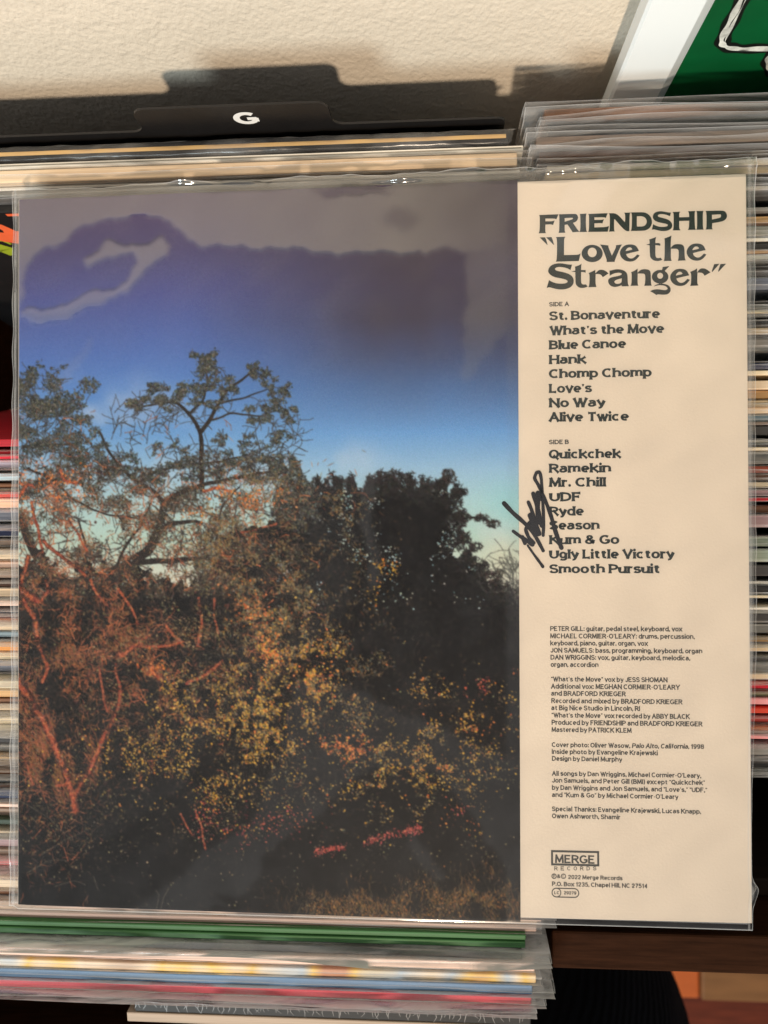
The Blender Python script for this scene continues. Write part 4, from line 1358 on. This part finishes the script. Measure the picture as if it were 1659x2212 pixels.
    needles(field(gauss((600, 1240, 120, 190, 1), (640, 1440, 160, 140, .8), (520, 1180, 100, 100, .7), (690, 1180, 90, 130, .8)) * tex * mass, 7000), 1.2, 3.4, .8, [(128, 110, 76), (150, 118, 72), (104, 98, 78), (168, 124, 70), (122, 132, 126), (90, 80, 62)], .88, 14)
    dabs(field(gauss((560, 1480, 330, 260, .8), (880, 1600, 260, 180, .7), (250, 1760, 260, 100, .35)) * tex * notright * low, 4600), .9, 2.6, DULL, .85)
    gw = gauss((690, 1480, 55, 90, .8), (640, 1560, 60, 80, .75), (560, 1530, 80, 80, .6), (330, 1640, 120, 60, .35), (480, 1700, 140, 50, .3), (900, 1640, 160, 90, .36), (1000, 1560, 110, 70, .36), (470, 1560, 70, 60, .5), (600, 1440, 60, 70, .5), (690, 1400, 40, 60, .35), (570, 1620, 60, 40, .5), (740, 1560, 40, 50, .45), (420, 1640, 70, 60, .35), (870, 1590, 70, 60, .42), (930, 1510, 50, 50, .35), (840, 1680, 80, 50, .3), (1020, 1640, 40, 80, .38), (1050, 1560, 50, 40, .3), (1010, 1740, 40, 50, .25), (842, 1232, 22, 12, .8), (820, 1280, 9, 30, .6), (390, 1520, 50, 60, .35))
    dabs(field(gw * (tex + .04), 5600), .9, 2.6, GOLD + GOLD + ORG[:1] + DULL[:2], .92)
    ow = gauss((765, 1610, 40, 22, 1), (960, 1655, 14, 10, .6), (1040, 1572, 36, 14, .5), (590, 1410, 24, 34, .7), (700, 1606, 44, 20, .5), (335, 1450, 26, 18, .6), (545, 1090, 34, 18, .6), (500, 1075, 40, 18, .5), (430, 1120, 40, 14, .3), (610, 1090, 40, 16, .4), (1000, 1765, 30, 18, .5), (110, 1060, 70, 40, .5), (560, 1320, 60, 50, .25), (700, 1460, 60, 60, .2))
    dabs(field(ow * np.clip(tex, .15, 1) * mass, 1100), 1.0, 2.8, ORG, .92)
    rw = gauss((1045, 1478, 13, 18, 1), (1008, 1490, 5, 14, .8), (1112, 1452, 10, 8, .8), (600, 1775, 80, 26, .38), (520, 1800, 70, 24, .25), (450, 1770, 30, 34, .4), (985, 1738, 24, 12, .5))
    dabs(field(rw, 420), .9, 2.5, RED + ORG[:1], .88)
    for x0, y0, x1, y1, nn in ((674, 1840, 745, 1828, 130), (787, 1820, 912, 1783, 190), (882, 1800, 912, 1797, 30)):
        t = R.random(nn)
        a, b = np.array(to_canvas(x0, y0)), np.array(to_canvas(x1, y1))
        dabs(a + (b - a) * t[:, None] + R.normal(0, 4.6, (nn, 2)) * KS, 1.0, 2.5, RED, .92)
    gr = gauss((780, 1950, 110, 34, 1), (1030, 1930, 120, 40, .9), (900, 1950, 100, 30, .7), (1090, 1880, 50, 24, .5)) * np.clip((mid - .3) * 4, .05, 1)
    needles(field(gr, 1500), 2, 8, .62, [(120, 92, 58), (96, 76, 56), (150, 104, 56), (84, 72, 58), (64, 54, 46)], .85, 14, (1.6, .5))
    dabs(field(gr, 700), .9, 2.2, [(140, 100, 58), (110, 86, 60), (176, 112, 54)], .8)
    dabs(field(gauss((200, 1800, 190, 100, 1), (760, 1830, 330, 130, .6)), 330), .8, 2.0, DULL, .75)
    for q in ([(40, 1730), (110, 1770), (160, 1820)], [(90, 1850), (150, 1815), (200, 1790)], [(60, 1890), (110, 1860), (150, 1862)], [(120, 1920), (165, 1905), (190, 1915)], [(205, 1895), (215, 1925)], [(340, 1965), (346, 1935), (340, 1925)], [(352, 1965), (356, 1940), (366, 1925)]):
        stroke(q, 1.6, 1.0, (112, 104, 88), .2, 10, .8, .8)
    # printed softness and grain
    for ax in (0, 1):
        im[:] = im * .56 + (np.roll(im, 1, ax) + np.roll(im, -1, ax)) * .22
    im += R.normal(0, 3.2, (PH, PW, 1)) + R.normal(0, 1.4, (PH, PW, 3))
    return np.clip(im, 0, 255)


# ------------------------------------------------------------------ the record lying flat on top
def build_lp():
    root = empty('record_album', (0, 0, -.0036))
    tag(root, 'record back cover with trees under blue sky and cream track list, flat in clear sleeve', 'record')
    Z = .0036
    S = .1570
    cream = plain('cream_card', (0.78, 0.69, 0.585), 0.5, 0.3, noise=0.035, scale=17, bump=.00008, bscale=900)
    corners = [on_z(*p, 0) for p in ((40, 430), (1612, 375), (1625, 1995), (38, 1955))]
    # card body, a hair's breadth out of square like the real one
    bm = bmesh.new()
    top = [bm.verts.new((c[0], c[1], Z)) for c in corners]
    bot = [bm.verts.new((c[0], c[1], 0.0)) for c in corners]
    bm.faces.new(top[::-1])
    bm.faces.new(bot)
    for i in range(4):
        bm.faces.new((top[i], top[(i + 1) % 4], bot[(i + 1) % 4], bot[i]))
    bmesh.ops.recalc_face_normals(bm, faces=bm.faces[:])
    bmesh.ops.bevel(bm, geom=bm.edges[:], offset=.0003, segments=2, affect='EDGES', profile=.5)
    me = bpy.data.meshes.new('cover')
    bm.to_mesh(me)
    bm.free()
    link('cover', me, cream, root)
    # printed picture
    im = paint()
    sr = im / 255
    rgb = np.where(sr <= .04045, sr / 12.92, ((sr + .055) / 1.055) ** 2.4)
    tl, tr = on_z(41.5, 431, 0), on_z(1118, 389, 0)
    br, bl = on_z(1124.5, 1992, 0), on_z(39.5, 1954, 0)
    gu, gv = np.meshgrid(np.linspace(0, 1, PW), np.linspace(0, 1, PH))
    P = (tl[None, None] * ((1 - gu) * (1 - gv))[..., None] + tr * (gu * (1 - gv))[..., None] + br * (gu * gv)[..., None] + bl * ((1 - gu) * gv)[..., None])
    P[..., 2] = Z + .00006
    me = bpy.data.meshes.new('printed_picture')
    nv = PW * PH
    me.vertices.add(nv)
    me.vertices.foreach_set('co', P.reshape(-1).astype(np.float32))
    idx = np.arange(nv).reshape(PH, PW)
    q = np.stack([idx[:-1, :-1], idx[1:, :-1], idx[1:, 1:], idx[:-1, 1:]], -1).reshape(-1)
    nf = (PW - 1) * (PH - 1)
    me.loops.add(nf * 4)
    me.loops.foreach_set('vertex_index', q.astype(np.int32))
    me.polygons.add(nf)
    me.polygons.foreach_set('loop_start', np.arange(0, nf * 4, 4, dtype=np.int32))
    me.update(calc_edges=True)
    at = me.color_attributes.new('ink', 'FLOAT_COLOR', 'POINT')
    at.data.foreach_set('color', np.c_[rgb.reshape(-1, 3), np.ones(nv)].reshape(-1).astype(np.float32))
    m, nt, N, p = new_mat('printed_ink')
    p.inputs['Roughness'].default_value = .5
    p.inputs['Specular IOR Level'].default_value = .15
    a = N.new('ShaderNodeAttribute')
    a.attribute_name = 'ink'
    nt.links.new(a.outputs['Color'], p.inputs['Base Color'])
    link('printed_picture', me, m, root)

    # lettering
    ink = plain('dark_green_ink', (0.020, 0.027, 0.026), .5, .3)
    grey = plain('grey_ink', (0.055, 0.055, 0.052), .5, .3)

    def conv(z):
        ox, oy, s = z
        return lambda u, v: on_z((ox + u / s) / 1.8228, (oy + v / s) / 1.8228, 0)
    Z1, Z2, Z3, Z4 = conv((2000, 780, 1.6201)), conv((1900, 1650, 1.476)), conv((2000, 2400, 1.6201)), conv((2000, 2900, 1.6201))

    def pen():
        return Pen((0, 0, Z), (1, 0, 0), (0, 1, 0), (0, 0, 1), .00008)

    def put(pn, f, text, u0, u1, v, cap, st, italic=None):
        a, b, c = f(u0, v), f(u1, v), f(u0, v - cap)
        write(pn, text, a[0], a[1], c[1] - a[1], st, width=b[0] - a[0], italic=italic)
    heading(ink, root, Z + .00009)
    pn = pen()
    tk = dict(SERIF, tv=.168, th=.100, flare=.42, gap=.10, space=.42, wide=1.20)
    for t, u0, u1, v in (('St. Bonaventure', 264, 969, 781), ("What's the Move", 268, 996, 875), ('Blue Canoe', 264, 753, 966), ('Hank', 264, 499, 1060), ('Chomp Chomp', 262, 916, 1150), ("Love's", 264, 534, 1244), ('No Way', 264, 620, 1336), ('Alive Twice', 262, 771, 1427)):
        put(pn, Z1, t, u0, u1, v, 58, tk)
    for t, u0, u1, v in (('Quickchek', 386, 804, 231), ('Ramekin', 388, 746, 313), ('Mr. Chill', 388, 716, 395), ('UDF', 389, 572, 479), ('Ryde', 389, 588, 562), ('Season', 389, 679, 644), ('Kum & Go', 389, 794, 728), ('Ugly Little Victory', 389, 1114, 812), ('Smooth Pursuit', 389, 1031, 897)):
        put(pn, Z2, t, u0, u1, v, 53, tk)
    pn.build('track_list', ink, root)
    pn = pen()
    sh = dict(SANS, tv=.125, th=.10)
    put(pn, Z1, 'SIDE A', 263, 389, 692, 28, sh)
    put(pn, Z2, 'SIDE B', 386, 501, 147, 26, sh)
    pn.build('side_heading', grey, root)
    pn = pen()
    for t, u0, u1, v in (('PETER GILL: guitar, pedal steel, keyboard, vox', 270, 1111, 137), ("MICHAEL CORMIER-O'LEARY: drums, percussion,", 270, 1191, 184), ('keyboard, piano, guitar, organ, vox', 270, 892, 229), ('JON SAMUELS: bass, programming, keyboard, organ', 271, 1239, 275), ('DAN WRIGGINS: vox, guitar, keyboard, melodica,', 272, 1162, 320), ('organ, accordion', 273, 577, 366),
                         ("“What's the Move” vox by JESS SHOMAN", 275, 1017, 459), ("Additional vox: MEGHAN CORMIER-O'LEARY", 275, 1096, 505), ('and BRADFORD KRIEGER', 276, 751, 550), ('Recorded and mixed by BRADFORD KRIEGER', 277, 1112, 597), ('at Big Nice Studio in Lincoln, RI', 277, 842, 642), ("“What's the Move” vox recorded by ABBY BLACK", 278, 1159, 689), ('Produced by FRIENDSHIP and BRADFORD KRIEGER', 279, 1240, 735), ('Mastered by PATRICK KLEM', 279, 788, 781)):
        put(pn, Z3, t, u0, u1, v, 31, SANS)
    s = 'Cover photo: Oliver Wasow, Palo Alto, California, 1998'
    i0 = s.index('Palo')
    put(pn, Z3, s, 280, 1250, 877, 30, SANS, (i0, s.index(', 1998')))
    put(pn, Z3, 'Inside photo by Evangeline Krajewski', 280, 955, 921, 30, SANS)
    put(pn, Z3, 'Design by Daniel Murphy', 281, 728, 965, 30, SANS)
    for t, u0, u1, v in (("All songs by Dan Wriggins, Michael Cormier-O'Leary,", 281, 1232, 250), ('Jon Samuels, and Peter Gill (BMI) except “Quickchek”', 281, 1256, 294), ("by Dan Wriggins and Jon Samuels, and “Love's,” “UDF,”", 281, 1270, 340), ("and “Kum & Go” by Michael Cormier-O'Leary", 281, 1086, 386), ('Special Thanks: Evangeline Krajewski, Lucas Knapp,', 281, 1231, 476), ('Owen Ashworth, Shamir', 281, 717, 521)):
        put(pn, Z4, t, u0, u1, v, 30, SANS)
    pn.build('credits', grey, root)
    pn = pen()
    x0, y1 = Z4(281, 731)[:2]
    x1, y0 = Z4(576, 822)[:2]
    hw = .00042
    for a, b in (((x0, y0), (x1, y0)), ((x0, y1), (x1, y1)), ((x0, y0 - hw), (x0, y1 + hw)), ((x1, y0 - hw), (x1, y1 + hw))):
        pn.ribbon([a, b], [hw, hw])
    put(pn, Z4, 'MERGE', 301, 554, 806, 53, dict(SANS, tv=.125, th=.09, gap=.10))
    for k, ch in enumerate('RECORDS'):
        put(pn, Z4, ch, 296 + k * 41.2, 296 + k * 41.2 + 20, 853, 24, dict(SERIF, tv=.09, th=.06, flare=.7))
    cc = dict(SANS)
    for ch, u in (('P', 294), ('C', 354)):
        c = Z4(u, 891)
        r = abs(Z4(u + 14, 891)[0] - c[0])
        pn.ring(c[0], c[1], r, r, .00016)
        put(pn, Z4, ch, u - 6, u + 6, 899, 17, dict(SANS, tv=.10, th=.08))
    put(pn, Z4, '&', 313, 335, 903, 24, SANS)
    put(pn, Z4, '2022 Merge Records', 384, 730, 909, 27, SANS)
    put(pn, Z4, 'P.O. Box 1235, Chapel Hill, NC 27514', 281, 890, 953, 28, SANS)
    a, b = Z4(281, 967), Z4(452, 1027)
    rr = (a[1] - b[1]) / 2
    pts = [(a[0] + rr + rr * math.cos(t), (a[1] + b[1]) / 2 + rr * math.sin(t)) for t in [math.pi / 2 + math.pi * i / 14 for i in range(15)]] + [(b[0] - rr + rr * math.cos(t), (a[1] + b[1]) / 2 + rr * math.sin(t)) for t in [-math.pi / 2 + math.pi * i / 14 for i in range(15)]]
    pts.append(pts[0])
    pn.ribbon(pts, [.0002] * len(pts))
    pn.ring(a[0] + rr, (a[1] + b[1]) / 2, rr, rr, .00018)
    put(pn, Z4, 'LC', 296, 328, 1005, 19, dict(SANS, gap=.2))
    put(pn, Z4, '29279', 357, 436, 1007, 21, SANS)
    pn.build('label_logo', grey, root)
    # marker signature across the edge of the picture
    pn = Pen((0, 0, Z), (1, 0, 0), (0, 1, 0), (0, 0, 1), .00019)
    k = 1 / (1.476 * 1.8228) * .0001987

    def sig(pts, w0, w1):
        P_ = [tuple(Z2(*p)[:2]) for p in pts]
        sm = []
        for i in range(len(P_) - 1):
            for t in range(8):
                sm.append(tuple(P_[i][j] + (P_[i + 1][j] - P_[i][j]) * t / 8 for j in (0, 1)))
        sm.append(P_[-1])
        for _ in range(5):
            sm = [sm[0]] + [tuple((sm[i - 1][j] + 2 * sm[i][j] + sm[i + 1][j]) / 4 for j in (0, 1)) for i in range(1, len(sm) - 1)] + [sm[-1]]
        n = len(sm)
        pn.ribbon(sm, [(w0 + (w1 - w0) * i / (n - 1)) * k / 2 * (1 + .06 * math.sin(i * .6)) for i in range(n)])
        pn.disc(sm[0][0], sm[0][1], w0 * k / 2)
        pn.disc(sm[-1][0], sm[-1][1], w1 * k / 2)
    sig([(125, 490), (175, 545), (230, 592), (280, 640), (318, 700), (352, 765)], 26, 20)
    sig([(178, 652), (215, 680), (248, 700), (290, 730)], 18, 24)
    sig([(232, 686), (246, 722)], 22, 22)
    sig([(298, 720), (268, 690), (248, 640), (275, 600), (300, 640), (318, 672)], 20, 22)
    sig([(272, 560), (290, 600), (308, 650), (322, 670)], 22, 24)
    sig([(276, 552), (282, 590), (262, 610)], 14, 14)
    sig([(266, 484), (282, 520), (300, 580), (330, 668)], 20, 24)
    sig([(294, 434), (312, 490), (330, 560), (345, 620)], 24, 26)
    sig([(322, 432), (318, 520), (330, 600)], 30, 30)
    sig([(345, 470), (342, 420), (322, 380), (300, 345), (312, 312), (332, 306), (342, 350), (346, 430), (352, 520), (356, 600), (352, 676)], 20, 18)
    sig([(350, 440), (375, 500), (400, 570), (425, 660), (458, 748)], 20, 26)
    sig([(262, 735), (300, 790), (330, 830), (350, 858)], 12, 18)
    pn.build('marker_signature', plain('marker_ink', (.014, .013, .018), .4, .4), root)

    # the clear sleeve: front and back sheets with welded sides, open flap at the top
    cor = [on_z(*p, 0) for p in ((22, 411), (1636, 336), (1638, 2009), (14, 1961))]
    GN, GM = 400, 420
    ed = .0016
    u = np.r_[0, ed, np.linspace(ed * 2, 1 - ed * 2, GN - 4), 1 - ed, 1]
    v = np.r_[0, ed, np.linspace(ed * 2, .045, 40), np.linspace(.0465, 1 - ed * 2, GM - 44), 1 - ed, 1]
    U, V = np.meshgrid(u, v)
    P = (cor[0] * ((1 - U) * (1 - V))[..., None] + cor[1] * (U * (1 - V))[..., None] + cor[2] * (U * V)[..., None] + cor[3] * ((1 - U) * V)[..., None])

    def edge_wave(t, seed, amp):
        q = random.Random(seed)
        return sum(amp / k * np.sin(t * 6.2832 * k * q.uniform(.8, 1.4) + q.uniform(0, 6)) for k in (2, 4, 7, 11))
    # margins wander a little; the lower right corner is crumpled outwards
    wr = np.clip((U - .985) / .015, 0, 1)
    wl = np.clip((.012 - U) / .012, 0, 1)
    P[..., 0] += wr * edge_wave(V, 4, .00035) - wr * .0026 * np.clip((V - .62) / .2, 0, 1) + wr * .0036 * np.exp(-((V - .952) / .012) ** 2)
    P[..., 0] += wl * edge_wave(V, 5, .00030)
    out_x = np.maximum(np.clip((corners[0][0] - P[..., 0]) / .004, 0, 1), np.clip((P[..., 0] - corners[1][0]) / .004, 0, 1))
    out_y = np.maximum(np.clip((P[..., 1] - corners[1][1] + .0015) / .006, 0, 1), np.clip((corners[3][1] - P[..., 1]) / .002, 0, 1))
    pu, pv = np.zeros_like(U), np.zeros_like(U)

    # contact map: where an air gap lies under the film (from the photograph: bubbles, tongues and bands)
    PX = 22 + U * 1614
    PY = (411 + U * -75) * (1 - V) + (1961 + U * 48) * V
    wx = 4 * np.sin(PY * .045 + 1) + 2.5 * np.sin(PY * .11 + PX * .05) + 1.5 * np.sin(PX * .19)
    wy = 4 * np.sin(PX * .04 + .5) + 3 * np.sin(PX * .10 + PY * .03) + 1.6 * np.sin(PX * .23 + 1)
    PX, PY = PX + np.where(PX < 1100, wx, 0), PY + np.where(PX < 1100, wy, 0)

    def reg(poly, soft=1):
        m = np.zeros(U.shape)
        j = len(poly) - 1
        b = np.zeros(U.shape, bool)
        for i in range(len(poly)):
            xi, yi = poly[i]
            xj, yj = poly[j]
            b ^= ((yi > PY) != (yj > PY)) & (PX < (xj - xi) * (PY - yi) / (yj - yi + 1e-9) + xi)
            j = i
        m[b] = 1
        return m
    top_air = reg([(0, 300), (1118, 300), (1118, 520), (1040, 545), (1000, 540), (950, 550), (880, 545), (800, 552), (700, 545), (620, 540), (540, 535), (470, 540), (425, 520), (400, 490), (360, 473), (290, 468), (230, 478), (180, 500), (140, 530), (100, 540), (60, 580), (44, 680), (20, 700)])
    band = reg([(44, 690), (70, 668), (130, 668), (190, 645), (215, 628), (270, 625), (300, 590), (320, 565), (310, 550), (250, 555), (200, 590), (195, 565), (230, 548), (240, 522), (260, 515), (285, 535), (340, 532), (365, 515), (385, 530), (382, 550), (350, 580), (290, 630), (220, 665), (160, 695), (95, 702), (60, 696)])
    side_air = reg([(1035, 545), (1118, 520), (1118, 720), (1060, 780), (1035, 830), (1020, 820), (1030, 700)])
    tongue = reg([(120, 850), (160, 790), (215, 725), (208, 760), (170, 810), (140, 850)])
    strip = reg([(800, 1030), (836, 1030), (834, 1150), (850, 1260), (830, 1290), (815, 1200)])
    mid_air = reg([(420, 1050), (795, 1040), (800, 1230), (770, 1320), (700, 1400), (640, 1470), (560, 1540), (480, 1600), (420, 1700), (300, 1780), (160, 1860), (20, 1900), (20, 1000)])
    low_air = reg([(660, 1480), (720, 1460), (760, 1480), (900, 1540), (1118, 1640), (1118, 1880), (1060, 1780), (980, 1680), (880, 1650), (780, 1690), (720, 1750), (660, 1800), (600, 1850), (560, 1930), (480, 1940), (530, 1960), (300, 1975), (460, 1850), (560, 1790), (640, 1620)])
    low2 = reg([(905, 1785), (930, 1800), (985, 1900), (960, 1905), (925, 1850)])
    top_air = top_air * (1 - .55 * np.clip((PX - 880) / 230, 0, 1)) * (1 - .55 * np.exp(-(((PX - 790) / 85) ** 2 + ((PY - 412) / 15) ** 2) ** 3)) * (1 - .4 * np.exp(-(((PX - 890) / 40) ** 2 + ((PY - 470) / 26) ** 2) ** 2))
    gap = np.clip(.90 * top_air + .9 * band + .36 * side_air + .30 * tongue + .34 * strip + .12 * mid_air + .27 * low_air + .25 * low2, 0, 1)
    mott = (np.sin(PX * .021 + 2 * np.sin(PY * .013)) * np.sin(PY * .026 + 1.5 * np.sin(PX * .017)) + .5 * np.sin(PX * .055 + PY * .034 + 2 * np.sin(PY * .031)))
    gap = np.clip(gap + .05 * mott + .03, 0, 1)
    gap = np.maximum(gap, (.30 + .10 * mott) * (PX > 1118))
    gap = np.maximum(gap, np.maximum(out_x, out_y) * .75)
    # one light smoothing so that the rims are soft like wet film
    for _ in range(5):
        g = gap.copy()
        g[1:-1, 1:-1] = (gap[1:-1, 1:-1] * 4 + gap[:-2, 1:-1] + gap[2:, 1:-1] + gap[1:-1, :-2] + gap[1:-1, 2:]) / 8
        gap = g
    on_card = 1 - np.maximum(out_x, out_y)
    n1 = np.sin(P[..., 0] * 37 + 1.3) * np.sin(P[..., 1] * 29 + .4) + .5 * np.sin(P[..., 0] * 71 - P[..., 1] * 53)
    zf = Z + .0006 + .00035 * gap * on_card + .00010 * n1
    fl_top = np.clip((P[..., 1] - corners[1][1] + .002) / .008, 0, 1)
    zf = zf * (1 - out_x * .72) * (1 - out_y * np.where(fl_top > 0, .3, .02)) + out_x * .0010 * np.sin(V * 90) * .5 + fl_top * (.0012 * np.sin(U * 31 + 1) + .0007 * np.sin(U * 83) + .0004 * np.sin(U * 190))
    crease = np.exp(-((P[..., 1] - (corners[1][1] + .0035 + .0012 * np.sin(U * 9))) / .0011) ** 2) * np.clip(np.sin(U * 26 + .6) + .5 * np.sin(U * 61), 0, 1.2)
    zf = zf + .0017 * crease * np.clip((P[..., 0] + .13) / .05, 0, 1)
    e = np.maximum.reduce([np.where((U == 0) | (U == 1), 1.0, 0), np.where(V == 1, 1.0, 0), np.where(V == 0, .7, 0), np.where((np.abs(U - .0075) < .0022) | (np.abs(U - .991) < .0018), .32, 0)])
    nr, nc = U.shape

    def sheet(z, name, mat, ee, gg):
        vv = P.copy()
        vv[..., 2] = z
        idx = np.arange(nr * nc).reshape(nr, nc)
        q = np.stack([idx[:-1, :-1], idx[1:, :-1], idx[1:, 1:], idx[:-1, 1:]], -1).reshape(-1, 4)
        ob = mesh_from(name, vv.reshape(-1, 3), [tuple(map(int, r)) for r in q], mat, root, smooth=True)
        for nm, arr in (('edge', ee), ('gap', gg)):
            at = ob.data.attributes.new(nm, 'FLOAT', 'POINT')
            at.data.foreach_set('value', arr.reshape(-1).astype(np.float32))
        return ob
    sheet(zf, 'sleeve_front', FILM_LP, e, gap)
    zb = -.0008 + .0014 * out_x * .4 + fl_top * (.0004 * np.sin(U * 23 + 2)) + 0 * U
    sheet(zb, 'sleeve_back', FILM_LP_BACK, e * .5, np.ones_like(U))


build_lp()
